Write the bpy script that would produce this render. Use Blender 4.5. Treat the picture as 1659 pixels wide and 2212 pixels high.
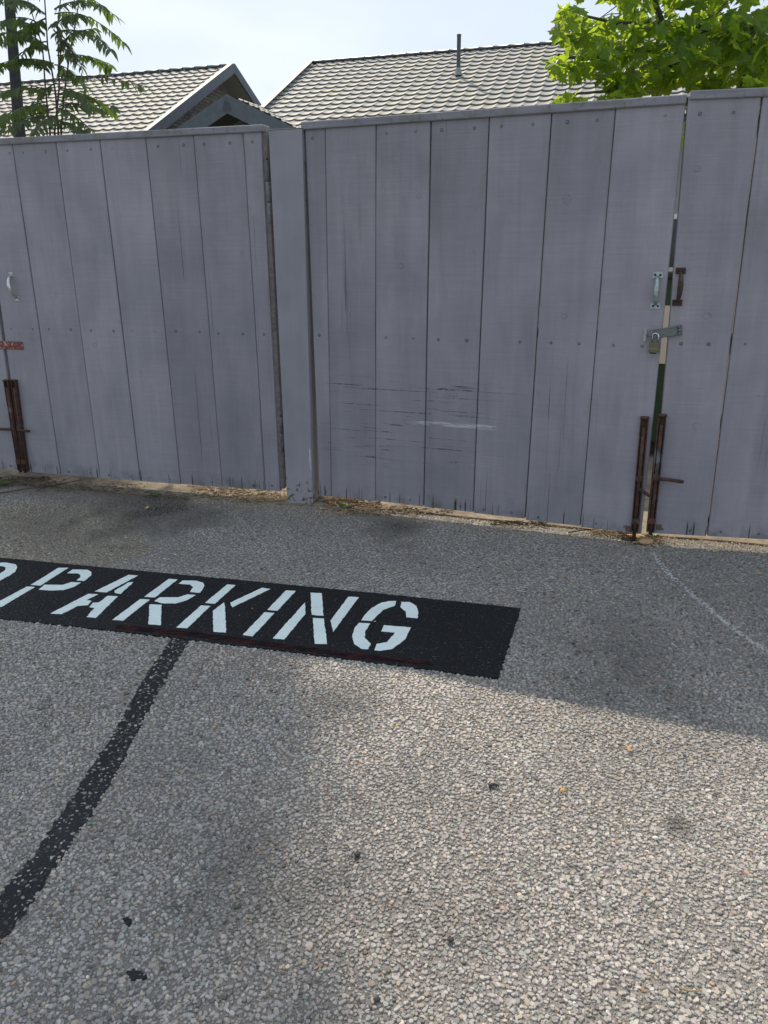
import bpy, bmesh, math, random
import numpy as np
from mathutils import Vector, Matrix
for o in list(bpy.data.objects): bpy.data.objects.remove(o)
SC = bpy.context.scene
COL = SC.collection
rnd = random.Random(7)
NR = np.random.default_rng(11)

# ------------------------------------------------------------------ camera, world, sun, exposure
CAM_H = 1.45
F_PX, PITCH, ROLL = 1685.6, math.radians(18.483), math.radians(-0.4365)
_c, _s = math.cos(PITCH), math.sin(PITCH)
_r0, _u0, FW = Vector((1, 0, 0)), Vector((0, _s, _c)), Vector((0, _c, -_s))
RT = _r0*math.cos(ROLL) + _u0*math.sin(ROLL)
UP = -_r0*math.sin(ROLL) + _u0*math.cos(ROLL)
CO = Vector((0, 0, CAM_H))
cam_d = bpy.data.cameras.new('camera'); cam = bpy.data.objects.new('camera', cam_d); COL.objects.link(cam)
cam_d.sensor_fit = 'VERTICAL'; cam_d.sensor_height = 36; cam_d.lens = F_PX/2212*36
cam_d.clip_start = .05; cam_d.clip_end = 2000
cam.matrix_world = Matrix(((RT.x, UP.x, -FW.x, 0), (RT.y, UP.y, -FW.y, 0), (RT.z, UP.z, -FW.z, CAM_H), (0, 0, 0, 1)))
SC.camera = cam

SUN_EL, SUN_AZ = math.radians(43.8), math.radians(-19.1)     # azimuth from +Y, negative = to the left
TO_SUN = Vector((math.sin(SUN_AZ)*math.cos(SUN_EL), math.cos(SUN_AZ)*math.cos(SUN_EL), math.sin(SUN_EL)))
w = bpy.data.worlds.new('World'); SC.world = w; w.use_nodes = True
nt = w.node_tree; nt.nodes.clear()
def wn(t): return nt.nodes.new(t)
sky = wn('ShaderNodeTexSky'); sky.sky_type = 'NISHITA'; sky.sun_disc = False
sky.sun_elevation = SUN_EL; sky.sun_rotation = SUN_AZ
sky.air_density = 1.0; sky.dust_density = 2.5; sky.ozone_density = 1.0
tc = wn('ShaderNodeTexCoord'); mp = wn('ShaderNodeMapping'); mp.inputs['Scale'].default_value = (1, 1, 2.2)
no = wn('ShaderNodeTexNoise'); no.inputs['Scale'].default_value = 2.3; no.inputs['Detail'].default_value = 5; no.inputs['Roughness'].default_value = .5
rp = wn('ShaderNodeValToRGB'); rp.color_ramp.elements[0].position = .3; rp.color_ramp.elements[0].color = (.58,)*3+(1,)
rp.color_ramp.elements[1].position = .66; rp.color_ramp.elements[1].color = (.93,)*3+(1,)
mx = wn('ShaderNodeMix'); mx.data_type = 'RGBA'
mx.inputs[7].default_value = (4.60, 5.25, 5.95, 1)        # thin bright overcast veil
bgn = wn('ShaderNodeBackground'); bgn.inputs['Strength'].default_value = .12
out = wn('ShaderNodeOutputWorld')
nt.links.new(tc.outputs['Generated'], mp.inputs[0]); nt.links.new(mp.outputs[0], no.inputs['Vector'])
nt.links.new(no.outputs['Fac'], rp.inputs[0]); nt.links.new(rp.outputs[0], mx.inputs[0])
nt.links.new(sky.outputs[0], mx.inputs[6]); nt.links.new(mx.outputs[2], bgn.inputs[0]); nt.links.new(bgn.outputs[0], out.inputs[0])
sd = bpy.data.lights.new('sun', 'SUN'); sd.energy = 3.75; sd.angle = math.radians(.75); sd.color = (1, .88, .72)
sun = bpy.data.objects.new('sun', sd); COL.objects.link(sun)
sun.rotation_euler = TO_SUN.to_track_quat('Z', 'Y').to_euler()
SC.view_settings.view_transform = 'Standard'; SC.view_settings.look = 'None'
SC.view_settings.gamma = 1; SC.view_settings.use_curve_mapping = False
SC.view_settings.exposure = 0.38
SC.render.resolution_x = 768; SC.render.resolution_y = 1024

# ------------------------------------------------------------------ measuring helpers (surveyed points -> world)
def ray(x, y): return RT*((x-829.5)/F_PX) - UP*((y-1106)/F_PX) + FW
def gnd(x, y, z=0.):
    r = ray(x, y); return CO + r*((z-CAM_H)/r.z)
def onplane(x, y, P0, n):
    r = ray(x, y); return CO + r*((Vector(P0)-CO).dot(n)/r.dot(n))
def depth(x, y, d):
    r = ray(x, y); return CO + r*(d/r.y)
def px(P):
    v = Vector(P)-CO; d = v.dot(FW)
    return (829.5+F_PX*v.dot(RT)/d, 1106-F_PX*v.dot(UP)/d, d)

# ------------------------------------------------------------------ scene-graph helpers
def props(o, label=None, cat=None, group=None, kind=None):
    if label: o['label'] = label
    if cat: o['category'] = cat
    if group: o['group'] = group
    if kind: o['kind'] = kind
    return o
def empty(name, loc, rz=0, **k):
    o = bpy.data.objects.new(name, None); COL.objects.link(o); o.location = loc; o.rotation_euler = (0, 0, rz)
    o.empty_display_size = .1
    return props(o, **k)
def link(name, me, parent=None, loc=None, rot=None, mat=None, **k):
    o = bpy.data.objects.new(name, me); COL.objects.link(o)
    if parent: o.parent = parent
    if mat is not None: o.matrix_local = mat
    else:
        if loc is not None: o.location = loc
        if rot is not None: o.rotation_euler = rot
    return props(o, **k)
class MB:
    def __init__(s): s.v = []; s.f = []; s.m = []
    def add(s, vs, fs, mi=0):
        b = len(s.v); s.v += [tuple(v) for v in vs]; s.f += [tuple(b+i for i in f) for f in fs]; s.m += [mi]*len(fs)
        return s
    def box(s, a, b, M=None, mi=0, bev=0):
        bm = bmesh.new(); bmesh.ops.create_cube(bm, size=1)
        for v in bm.verts: v.co = Vector([(a[i]+b[i])/2+v.co[i]*(b[i]-a[i]) for i in range(3)])
        if bev: bmesh.ops.bevel(bm, geom=list(bm.edges), offset=bev, segments=1, affect='EDGES')
        if M is not None: bm.transform(M)
        bm.verts.ensure_lookup_table()
        s.add([v.co.copy() for v in bm.verts], [[v.index for v in f.verts] for f in bm.faces], mi); bm.free(); return s
    def hexa(s, b4, t4, mi=0):      # bottom 4 and top 4 corners, counter-clockwise seen from above
        return s.add(list(b4)+list(t4), [(3, 2, 1, 0), (4, 5, 6, 7), (0, 1, 5, 4), (1, 2, 6, 5), (2, 3, 7, 6), (3, 0, 4, 7)], mi)
    def tube(s, pts, rad, n=8, mi=0, cap=True, flat=1.):
        pts = [Vector(p) for p in pts]; rads = rad if isinstance(rad, (list, tuple)) else [rad]*len(pts)
        vs = []; fs = []; ref = None
        for i, p in enumerate(pts):
            t = (pts[min(i+1, len(pts)-1)]-pts[max(i-1, 0)]).normalized()
            if ref is None: ref = t.orthogonal().normalized()
            a = (ref - t*ref.dot(t)).normalized(); b = t.cross(a); ref = a
            for k in range(n):
                th = 2*math.pi*k/n; vs.append(p+(a*math.cos(th)+b*math.sin(th)*flat)*rads[i])
        for i in range(len(pts)-1):
            for k in range(n):
                k2 = (k+1) % n; fs.append((i*n+k, i*n+k2, (i+1)*n+k2, (i+1)*n+k))
        if cap: fs += [tuple(range(n))[::-1], tuple((len(pts)-1)*n+k for k in range(n))]
        return s.add(vs, fs, mi)
    def mesh(s, name, mats, smooth=False):
        me = bpy.data.meshes.new(name); me.from_pydata(s.v, [], s.f)
        for m in (mats if isinstance(mats, (list, tuple)) else [mats]): me.materials.append(m)
        if any(s.m): me.polygons.foreach_set('material_index', s.m)
        if smooth: me.polygons.foreach_set('use_smooth', [True]*len(me.polygons))
        me.update(); return me
    def build(s, name, mats, parent=None, smooth=False, **k):
        return link(name, s.mesh(name, mats, smooth), parent, **k)

# ------------------------------------------------------------------ material helpers
class NT:
    def __init__(s, name):
        s.m = bpy.data.materials.new(name); s.m.use_nodes = True; s.t = s.m.node_tree
        s.t.nodes.clear(); s.out = s.n('ShaderNodeOutputMaterial')
    def n(s, t, **kw):
        x = s.t.nodes.new(t)
        for k, v in kw.items(): setattr(x, k, v)
        return x
    def l(s, a, b): s.t.links.new(a, b)
    def val(s, sock, v):
        if hasattr(v, 'node'): s.l(v, sock)
        else: sock.default_value = v
    def math(s, op, a, b=None, c=None, clamp=False):
        x = s.n('ShaderNodeMath', operation=op); x.use_clamp = clamp; s.val(x.inputs[0], a)
        if b is not None: s.val(x.inputs[1], b)
        if c is not None: s.val(x.inputs[2], c)
        return x.outputs[0]
    def mix(s, f, a, b, mode='MIX'):
        x = s.n('ShaderNodeMix', data_type='RGBA', blend_type=mode); s.val(x.inputs[0], f)
        s.val(x.inputs[6], a if hasattr(a, 'node') else tuple(a)+(1,)*(4-len(a))); s.val(x.inputs[7], b if hasattr(b, 'node') else tuple(b)+(1,)*(4-len(b)))
        return x.outputs[2]
    def noise(s, vec, scale, detail=3, rough=.55, dist=0, sc=None):
        if sc is not None:
            mp = s.n('ShaderNodeMapping'); s.l(vec, mp.inputs[0]); mp.inputs['Scale'].default_value = sc; vec = mp.outputs[0]
        x = s.n('ShaderNodeTexNoise'); s.l(vec, x.inputs['Vector']); x.inputs['Scale'].default_value = scale
        x.inputs['Detail'].default_value = detail; x.inputs['Roughness'].default_value = rough; x.inputs['Distortion'].default_value = dist
        return x.outputs['Fac']
    def vor(s, vec, scale, feat='F1', out='Distance', sc=None):
        if sc is not None:
            mp = s.n('ShaderNodeMapping'); s.l(vec, mp.inputs[0]); mp.inputs['Scale'].default_value = sc; vec = mp.outputs[0]
        x = s.n('ShaderNodeTexVoronoi', feature=feat); s.l(vec, x.inputs['Vector']); x.inputs['Scale'].default_value = scale
        return x.outputs[out]
    def ramp(s, v, lo, hi, a=0., b=1.):
        x = s.n('ShaderNodeMapRange'); x.clamp = True; s.val(x.inputs[0], v)
        for i, q in zip((1, 2, 3, 4), (lo, hi, a, b)): x.inputs[i].default_value = q
        return x.outputs[0]
    def coord(s, obj=None, kind='Object'):
        x = s.n('ShaderNodeTexCoord')
        if obj: x.object = obj
        return x.outputs[kind]
    def pos(s): return s.n('ShaderNodeNewGeometry').outputs['Position']
    def sep(s, v):
        x = s.n('ShaderNodeSeparateXYZ'); s.l(v, x.inputs[0]); return x.outputs
    def bump(s, h, dist, strength=1., normal=None):
        x = s.n('ShaderNodeBump'); x.inputs['Strength'].default_value = strength; x.inputs['Distance'].default_value = dist
        s.l(h, x.inputs['Height'])
        if normal: s.l(normal, x.inputs['Normal'])
        return x.outputs[0]
    def rand(s): return s.n('ShaderNodeObjectInfo').outputs['Random']
    def bsdf(s, col, rough=.6, normal=None, metal=0., spec=None, surf=True):
        b = s.n('ShaderNodeBsdfPrincipled'); s.val(b.inputs['Base Color'], col if hasattr(col, 'node') else tuple(col)+(1,))
        s.val(b.inputs['Roughness'], rough); s.val(b.inputs['Metallic'], metal)
        if spec is not None: s.val(b.inputs['Specular IOR Level'], spec)
        if normal: s.l(normal, b.inputs['Normal'])
        if surf: s.l(b.outputs[0], s.out.inputs[0])
        return b.outputs[0]
def scale_col(k, col, v):
    """multiply a colour socket or tuple by a scalar socket"""
    x = k.n('ShaderNodeVectorMath', operation='SCALE')
    if hasattr(col, 'node'): k.l(col, x.inputs[0])
    else: x.inputs[0].default_value = col[:3]
    k.val(x.inputs['Scale'], v); return x.outputs[0]

def plain(name, col, rough=.6, metal=0., var=.25, scale=30., bump=0.):
    k = NT(name); co = k.coord(); nz = k.noise(co, scale, 4)
    c = scale_col(k, col, k.ramp(nz, .3, .7, 1-var, 1+var))
    k.bsdf(c, rough, k.bump(nz, bump) if bump else None, metal); return k.m

def painted_wood(name, leaf, knots=(), scuff=None, tone=1.0):
    """grey-blue solid stain on rough sawn boards; coordinates in the leaf's own frame"""
    k = NT(name); L = k.coord(leaf); O = k.coord(); r = k.rand()
    off = k.n('ShaderNodeCombineXYZ'); k.l(k.math('MULTIPLY', r, 37.), off.inputs[0]); k.l(k.math('MULTIPLY', r, 11.), off.inputs[2])
    va = k.n('ShaderNodeVectorMath', operation='ADD'); k.l(L, va.inputs[0]); k.l(off.outputs[0], va.inputs[1]); V = va.outputs[0]
    broad = k.noise(V, 1.6, 4, .6, .4)
    grain = k.noise(V, 1., 5, .65, .6, sc=(15, 15, .9))
    saw = k.noise(V, 1., 3, .6, 0, sc=(3.5, 3.5, 330))
    saw2 = k.noise(V, 1., 2, .5, 0, sc=(1.2, 1.2, 70))
    fine = k.noise(V, 260, 2)
    v = k.math('MULTIPLY', k.ramp(broad, .3, .7, .84, 1.12), k.ramp(grain, .28, .72, .90, 1.07))
    v = k.math('MULTIPLY', v, k.ramp(saw, .25, .75, .92, 1.07))
    v = k.math('MULTIPLY', v, k.ramp(saw2, .25, .75, .97, 1.03))
    v = k.math('MULTIPLY', v, k.ramp(fine, .25, .75, .94, 1.06))
    v = k.math('MULTIPLY', v, k.ramp(r, 0, 1, .88, 1.08))
    v = k.math('MULTIPLY', v, tone)
    base = k.mix(k.ramp(broad, .35, .65), (.316, .304, .340), (.332, .311, .342))
    base = k.mix(k.ramp(k.noise(V, 3.1, 4, .6, 0, sc=(2.2, 2.2, .5)), .52, .74, 0, .55), base, (.240, .226, .238))
    col = scale_col(k, base, v)
    S = k.sep(L)
    hgt = k.math('MULTIPLY', saw, .6)
    dark = None
    def darken(mask, c=(.030, .030, .032)):
        nonlocal col
        col = k.mix(mask, col, c)
    # drying checks: thin vertical cracks in a few bands
    chk = k.noise(V, 1., 3, .5, .2, sc=(150, 150, 1.1)); band = k.noise(V, 1., 2, .5, 0, sc=(5, 5, .35))
    m = k.math('MULTIPLY', k.ramp(chk, .665, .70), k.ramp(band, .56, .62)); darken(k.math('MULTIPLY', m, .75))
    hgt = k.math('SUBTRACT', hgt, m)
    # end splits at the bottoms of the boards
    OS = k.sep(O)
    low = k.ramp(k.math('ADD', OS[2], k.math('MULTIPLY', k.noise(V, 1., 1, .5, 0, sc=(60, 60, 0.01)), .10)), .095, .12, 1, 0)
    spl = k.math('MULTIPLY', k.ramp(k.noise(V, 1., 1, .5, .0, sc=(95, 95, .6)), .62, .66), low); darken(spl)
    # damp dirty foot
    foot = k.math('MULTIPLY', k.ramp(OS[2], .0, .10, 1, 0), k.ramp(k.noise(V, 11, 4), .45, .68)); darken(k.math('MULTIPLY', foot, .55), (.07, .075, .06))
    # knots
    for (kx, kz, kr) in knots:
        wob = k.noise(V, 26, 4, .7)
        dx = k.math('MULTIPLY', k.math('SUBTRACT', S[0], kx), .8); dz = k.math('SUBTRACT', S[2], kz)
        dd = k.math('SQRT', k.math('ADD', k.math('MULTIPLY', dx, dx), k.math('MULTIPLY', dz, dz)))
        dd = k.math('ADD', dd, k.math('MULTIPLY', k.math('SUBTRACT', wob, .5), kr*2.2))
        ring = k.math('MULTIPLY', k.ramp(dd, kr*.72, kr*.9), k.ramp(dd, kr*1.0, kr*1.2, 1, 0))
        cen = k.math('MULTIPLY', k.ramp(dd, kr*.1, kr*.45, 1, 0), k.ramp(k.noise(V, 180, 2), .45, .6))
        mk = k.math('MAXIMUM', ring, cen); darken(k.math('MULTIPLY', mk, k.ramp(wob, .4, .62, .0, .5)), (.07, .068, .07)); hgt = k.math('SUBTRACT', hgt, k.math('MULTIPLY', mk, .5))
    if scuff:
        x0, x1, z0, z1 = scuff
        box = k.math('MULTIPLY', k.math('MULTIPLY', k.ramp(S[0], x0, x0+.15), k.ramp(S[0], x1-.35, x1, 1, 0)),
                     k.math('MULTIPLY', k.ramp(S[2], z0, z0+.05), k.ramp(S[2], z1-.04, z1, 1, 0)))
        st = k.noise(L, 1., 4, .65, .35, sc=(1.7, 1.7, 75)); st2 = k.noise(L, 1., 5, .7, 0, sc=(22, 22, 60))
        sel = k.math('MULTIPLY', k.ramp(st, .57, .61), k.ramp(st2, .42, .52)); sel = k.math('MULTIPLY', sel, k.ramp(k.noise(L, 1., 3, .6, 0, sc=(3.2, 3.2, 11)), .36, .46))
        darken(k.math('MULTIPLY', k.math('MULTIPLY', sel, box), .85), (.035, .042, .060))
        lt = k.math('MULTIPLY', k.ramp(k.noise(L, 1., 4, .6, 0, sc=(2.2, 2.2, 55)), .60, .66), k.math('MULTIPLY', box, k.ramp(S[2], z0+.01, z0+.16, 1, 0)))
        col = k.mix(k.math('MULTIPLY', k.math('MULTIPLY', lt, k.ramp(st2, .35, .6)), .6), col, (.42, .43, .46))
        # bleached bumper rub
        rx = k.math('MULTIPLY', k.ramp(S[0], .55, .66), k.ramp(S[0], 1.02, 1.06, 1, 0))
        rz0 = k.math('SUBTRACT', S[2], .553)
        rub = k.math('MULTIPLY', rx, k.ramp(k.math('ABSOLUTE', rz0), .006, .016, 1, 0))
        rub = k.math('MULTIPLY', rub, k.ramp(k.noise(L, 1., 4, .7, 0, sc=(9, 9, 90)), .42, .6)); col = k.mix(k.math('MULTIPLY', rub, .95), col, (.62, .62, .66))
    nrm = k.bump(hgt, .0022, .9)
    nrm = k.bump(k.noise(V, 1, 3, .6, 0, sc=(90, 90, 14)), .0012, .6, nrm)
    k.bsdf(col, .62, nrm, 0., .35)
    return k.m

def weathered_cap(name, leaf):
    k = NT(name); L = k.coord(leaf)
    b = k.noise(L, 1., 5, .65, 0, sc=(3, 30, 40)); b2 = k.noise(L, 5, 5, .7)
    c = k.mix(k.ramp(b2, .50, .66, 0, .8), (.255, .248, .28), (.18, .17, .135))
    c = k.mix(k.ramp(k.noise(L, 40, 4, .7), .58, .70, 0, .7), c, (.09, .08, .055))
    c = scale_col(k, c, k.ramp(b, .3, .7, .8, 1.15))
    k.bsdf(c, .75, k.bump(b, .003)); return k.m

def rusty(name, amount=.8, paint=(.15, .15, .17)):
    k = NT(name); O = k.coord(kind='Object'); P = k.pos()
    a = k.noise(P, 40, 5, .7); b = k.noise(P, 9, 4, .6, .5)
    rust = k.mix(k.ramp(a, .35, .65), (.035, .022, .018), (.135, .055, .030))
    rust = k.mix(k.ramp(k.noise(P, 16, 5, .7), .45, .65), rust, (.055, .038, .034))
    c = k.mix(k.ramp(b, .5-.3*amount+.12, .62-.3*amount+.12), paint, rust)
    k.bsdf(c, .8, k.bump(a, .0012), .1); return k.m

M = {}
M['dark'] = plain('dark_void', (.012, .012, .013), .9)
M['screw'] = plain('screw_steel', (.30, .30, .31), .45, .7, .3, 300)
M['screw_hole'] = plain('screw_recess', (.028, .027, .028), .9, 0, .2, 200)
M['steel'] = plain('hinge_frame_primer', (.170, .150, .150), .6, .1, .3, 40, .0006)
M['zinc'] = plain('zinc_pull', (.42, .47, .48), .42, .6, .35, 60, .0005)
M['chrome'] = plain('bright_pull', (.62, .63, .62), .3, .85, .2, 60)
M['rust'] = rusty('rusted_iron', 1.0)
M['rust_paint'] = rusty('rust_through_grey_paint', .35)
M['shackle'] = plain('shackle_steel', (.62, .62, .62), .22, 1, .08, 60)
M['brass'] = plain('weathered_brass', (.17, .145, .095), .5, .3, .18, 90, .0004)
M['hasp'] = plain('hasp_painted_steel', (.17, .185, .19), .5, .45, .22, 55, .0004)
M['plank_back'] = plain('rough_rail', (.16, .15, .15), .8, 0, .3, 20)
def mk_redwhite():
    k = NT('red_white_flaking_strap'); P = k.pos(); a = k.noise(P, 70, 4, .7)
    c = k.mix(k.ramp(a, .56, .62), (.20, .045, .035), (.50, .42, .42)); k.bsdf(c, .6, k.bump(a, .0006)); return k.m
M['redwhite'] = mk_redwhite()

# asphalt with exposed stone: colour for the sheet under and beyond the modelled stones
def mk_lot():
    k = NT('chip_seal'); P = k.pos()
    c1 = k.vor(P, 75, out='Color'); d = k.vor(P, 75, 'DISTANCE_TO_EDGE')
    s1 = k.sep(c1)[0]
    stone = k.mix(s1, (.17, .165, .155), (.36, .345, .32))
    fine = k.noise(P, 420, 3)
    binder = k.mix(k.ramp(fine, .35, .65), (.125, .115, .106), (.30, .275, .25))
    b = k.ramp(d, .05, .16)
    far = k.ramp(k.sep(P)[1], .75, .85, 1, 0)        # stones are modelled in front of y = 0.8
    side = k.math('MAXIMUM', far, k.ramp(k.math('SUBTRACT', k.math('ABSOLUTE', k.sep(P)[0]), k.math('MULTIPLY', k.sep(P)[1], .52)), .83, .87))
    c = k.mix(k.math('MULTIPLY', b, side), binder, stone)
    h = k.math('ADD', k.math('MULTIPLY', b, side), k.math('MULTIPLY', fine, .35))
    k.bsdf(c, .85, k.bump(h, .003), 0, .25); return k.m
M['lot'] = mk_lot()
def mk_pebble():
    k = NT('aggregate_stone'); a = k.n('ShaderNodeAttribute', attribute_name='col'); P = k.pos()
    n = k.noise(P, 350, 3); n2 = k.noise(P, 90, 2)
    c = scale_col(k, a.outputs['Color'], k.math('MULTIPLY', k.ramp(n, .3, .7, .84, 1.14), k.ramp(n2, .3, .7, .92, 1.08)))
    k.bsdf(c, .62, k.bump(n, .0006), 0, .35); return k.m
M['pebble'] = mk_pebble()
def mk_paint(name, a, b, rough, dust=.0, scale=1.):
    k = NT(name); P = k.pos()
    d = k.vor(P, 95, 'SMOOTH_F1'); n = k.noise(P, 230, 4, .7); big = k.noise(P, 5, 4, .6)
    sp = k.noise(P, 130, 2, .5)
    c = k.mix(k.ramp(big, .3, .7), a, b)
    if dust:
        c = k.mix(k.math('MULTIPLY', k.ramp(sp, .66, .70), dust), c, (.22, .22, .22))
    if scale < .5: c = k.mix(k.math('MULTIPLY', k.ramp(k.noise(P, 210, 4, .75), .64, .69), k.ramp(k.noise(P, 9, 3), .42, .6)), c, (.05, .055, .06)); c = k.mix(k.ramp(k.noise(P, 14, 5, .7), .5, .75, 0, .35), c, (.55, .60, .66))
    h = k.math('ADD', k.math('MULTIPLY', k.ramp(d, 0, .6, 1, 0), 1.0), k.math('MULTIPLY', n, .5))
    k.bsdf(c, rough, k.bump(h, .0035*scale, .9), 0, .28); return k.m
M['black_paint'] = mk_paint('black_traffic_paint', (.0060, .0064, .0078), (.0092, .0098, .0125), .6, .6)
M['white_paint'] = mk_paint('white_traffic_paint', (.78, .89, .86), (.84, .93, .90), .55, 0, .45)
M['tar'] = mk_paint('worn_black_line_paint', (.010, .011, .012), (.022, .024, .027), .7, .0, .55)
def mk_red():
    k = NT('old_red_line_paint'); P = k.pos(); a = k.noise(P, 1, 5, .75, 0, sc=(14, 90, 14)); n = k.noise(P, 160, 3)
    c = k.mix(k.ramp(a, .47, .60), (.009, .0095, .011), (.085, .020, .020)); c = k.mix(k.ramp(n, .3, .75, 0, .5), c, (.012, .012, .014))
    k.bsdf(c, .95, k.bump(k.vor(P, 95, 'SMOOTH_F1'), .002), 0, .08); return k.m
M['red_line'] = mk_red()
def mk_concrete():
    k = NT('sandy_concrete'); P = k.pos(); n = k.noise(P, 6, 5, .65); f = k.noise(P, 240, 3, .7); g = k.vor(P, 160)
    c = k.mix(k.ramp(n, .35, .65), (.17, .135, .095), (.37, .315, .235)); c = scale_col(k, c, k.ramp(f, .3, .7, .72, 1.2))
    X = k.sep(P)[0]
    c = k.mix(k.ramp(k.noise(P, 22, 5, .75), .48, .62, 0, .8), c, (.19, .135, .08))
    c = k.mix(k.math('MULTIPLY', k.ramp(X, -1.9, -1.1, 1, 0), k.ramp(k.noise(P, 14, 4), .3, .6, .3, .9)), c, (.085, .065, .045))
    k.bsdf(c, .9, k.bump(f, .003)); return k.m
M['concrete'] = mk_concrete()
def mk_grass():
    k = NT('lawn'); P = k.pos(); n = k.noise(P, .7, 5); f = k.noise(P, 30, 3)
    c = k.mix(k.ramp(n, .3, .7), (.06, .085, .03), (.11, .12, .05)); c = scale_col(k, c, k.ramp(f, .2, .8, .6, 1.3))
    k.bsdf(c, .95, k.bump(f, .03)); return k.m
M['lawn'] = mk_grass()
def mk_tile():
    k = NT('coated_roof_tile'); P = k.pos(); r = k.rand(); n = k.noise(P, 1.1, 4, .6); f = k.noise(P, 90, 3)
    c = k.mix(k.ramp(n, .40, .66), (.345, .342, .325), (.40, .38, .325))
    c = scale_col(k, c, k.math('MULTIPLY', k.ramp(r, 0, 1, .92, 1.08), k.ramp(f, .3, .7, .9, 1.08)))
    k.bsdf(c, .72, k.bump(f, .002), 0, .3); return k.m
M['tile'] = mk_tile()
M['ridge'] = plain('ridge_metal', (.075, .090, .105), .45, .3, .2, 20)
M['flash'] = plain('rake_flashing', (.27, .28, .285), .65, 0, .12, 8)
M['fascia'] = plain('fascia_slate_grey', (.115, .128, .15), .55, 0, .12, 6)
M['soffit'] = plain('soffit_dark', (.085, .092, .10), .7, 0, .15, 6)
M['brick'] = None
def mk_brick():
    k = NT('grey_tan_brick'); r = k.rand(); P = k.pos(); f = k.noise(P, 40, 4)
    c = k.mix(r, (.17, .145, .125), (.29, .26, .225)); c = scale_col(k, c, k.ramp(f, .3, .7, .8, 1.15)); k.bsdf(c, .9, k.bump(f, .004)); return k.m
M['brick'] = mk_brick()
M['mortar'] = plain('mortar', (.27, .25, .22), .95, 0, .15, 20)
M['siding'] = plain('beige_siding', (.34, .33, .28), .8, 0, .1, 5)
M['wall_grey'] = plain('grey_siding', (.32, .33, .33), .8, 0, .1, 5)
M['green_steel'] = plain('green_dumpster_paint', (.030, .062, .028), .5, .1, .2, 12)
M['cream'] = plain('cream_panel', (.66, .60, .50), .6, 0, .06, 20)
M['black_plastic'] = plain('black_plastic', (.02, .02, .022), .5)
M['white_trim'] = plain('white_trim', (.75, .75, .74), .5, 0, .05, 9)
def mk_leaf(name, a, b, tr, mixf=.5):
    k = NT(name); r = k.rand(); P = k.pos(); n = k.noise(P, 3.3, 3); n2 = k.noise(P, 45, 3)
    t = k.math('ADD', k.math('MULTIPLY', r, .6), k.math('MULTIPLY', n, .4))
    c = k.mix(t, a, b); c = scale_col(k, c, k.ramp(n2, .3, .7, .85, 1.15))
    p = k.bsdf(c, .45, None, 0, .4, surf=False)
    T = k.n('ShaderNodeBsdfTranslucent'); k.l(k.mix(t, tr, tuple(x*.75 for x in tr)), T.inputs[0])
    ms = k.n('ShaderNodeMixShader'); ms.inputs[0].default_value = mixf; k.l(p, ms.inputs[1]); k.l(T.outputs[0], ms.inputs[2]); k.l(ms.outputs[0], k.out.inputs[0])
    return k.m
M['maple_leaf'] = mk_leaf('sycamore_leaf', (.030, .070, .016), (.085, .155, .025), (.56, .76, .05), .54)
M['sap_leaf'] = mk_leaf('sapling_leaflet', (.055, .075, .045), (.09, .12, .065), (.20, .32, .06), .4)
M['high_leaf'] = mk_leaf('high_crown_leaf', (.05, .08, .03), (.08, .12, .04), (.12, .2, .04), .3)
M['bark'] = plain('dark_bark', (.040, .042, .043), .9, 0, .35, 25, .004)
M['twig'] = plain('twig_bark', (.075, .068, .055), .9, 0, .3, 60)
M['mulch'] = plain('dry_straw_and_bark', (.30, .215, .125), .9, 0, .55, 25)
M['mulch_dark'] = plain('rotted_bark_litter', (.075, .05, .032), .95, 0, .4, 40)
M['yellow_leaf'] = plain('yellow_dead_leaf', (.62, .40, .03), .6, 0, .2, 60)
M['orange_leaf'] = plain('orange_dead_leaf', (.50, .24, .05), .6, 0, .2, 60)
M['weed'] = mk_leaf('weed_leaf', (.06, .13, .025), (.09, .17, .035), (.15, .28, .04), .35)
M['white_stone'] = plain('pale_stone', (.66, .64, .58), .8, 0, .1, 90)
M['dark_stone'] = plain('dark_stone', (.035, .037, .038), .8, 0, .2, 90)
M['tan_stone'] = plain('tan_flat_stone', (.46, .30, .16), .85, 0, .2, 60)

# ------------------------------------------------------------------ ground
g = MB().add([(-300, -200, -.03), (300, -200, -.03), (300, 500, -.03), (-300, 500, -.03)], [(0, 1, 2, 3)]).build('ground', M['lawn'])
props(g, 'green lawn running on beyond the fence and houses', kind='structure')

# front edge of the concrete pad that runs under the gates
edge_px = [(0, 1046), (130, 1056), (300, 1070), (450, 1080), (621, 1092), (760, 1099), (870, 1106), (1040, 1124), (1200, 1139), (1370, 1158), (1454, 1164), (1560, 1172), (1659, 1182)]
edge = [gnd(*p) for p in edge_px]
e0 = edge[0]+(edge[0]-edge[1]).normalized()*4; e1 = edge[-1]+(edge[-1]-edge[-2]).normalized()*5
edge = [e0]+edge+[e1]
lot = MB()
n_e = len(edge)
lot.add([(v.x, v.y, 0) for v in edge]+[(v.x, v.y-14, 0) for v in edge], [(i, n_e+i, n_e+i+1, i+1) for i in range(n_e-1)])
lot.add([(v.x, v.y+.02, -.012) for v in edge]+[(v.x, v.y-.02, -.012) for v in edge], [(i, n_e+i, n_e+i+1, i+1) for i in range(n_e-1)])
props(lot.build('parking_lot', M['lot']), 'exposed pebble asphalt of the parking lot', kind='structure')
pad = MB()
top = [(v.x, v.y+.006, .011) for v in edge]; back = [(v.x, v.y+5.5, .011) for v in edge]; fr = [(v.x, v.y+.006, -.02) for v in edge]
pad.add(top+back+fr, [(i, i+1, n_e+i+1, n_e+i) for i in range(n_e-1)]+[(2*n_e+i, 2*n_e+i+1, i+1, i) for i in range(n_e-1)])
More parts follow.
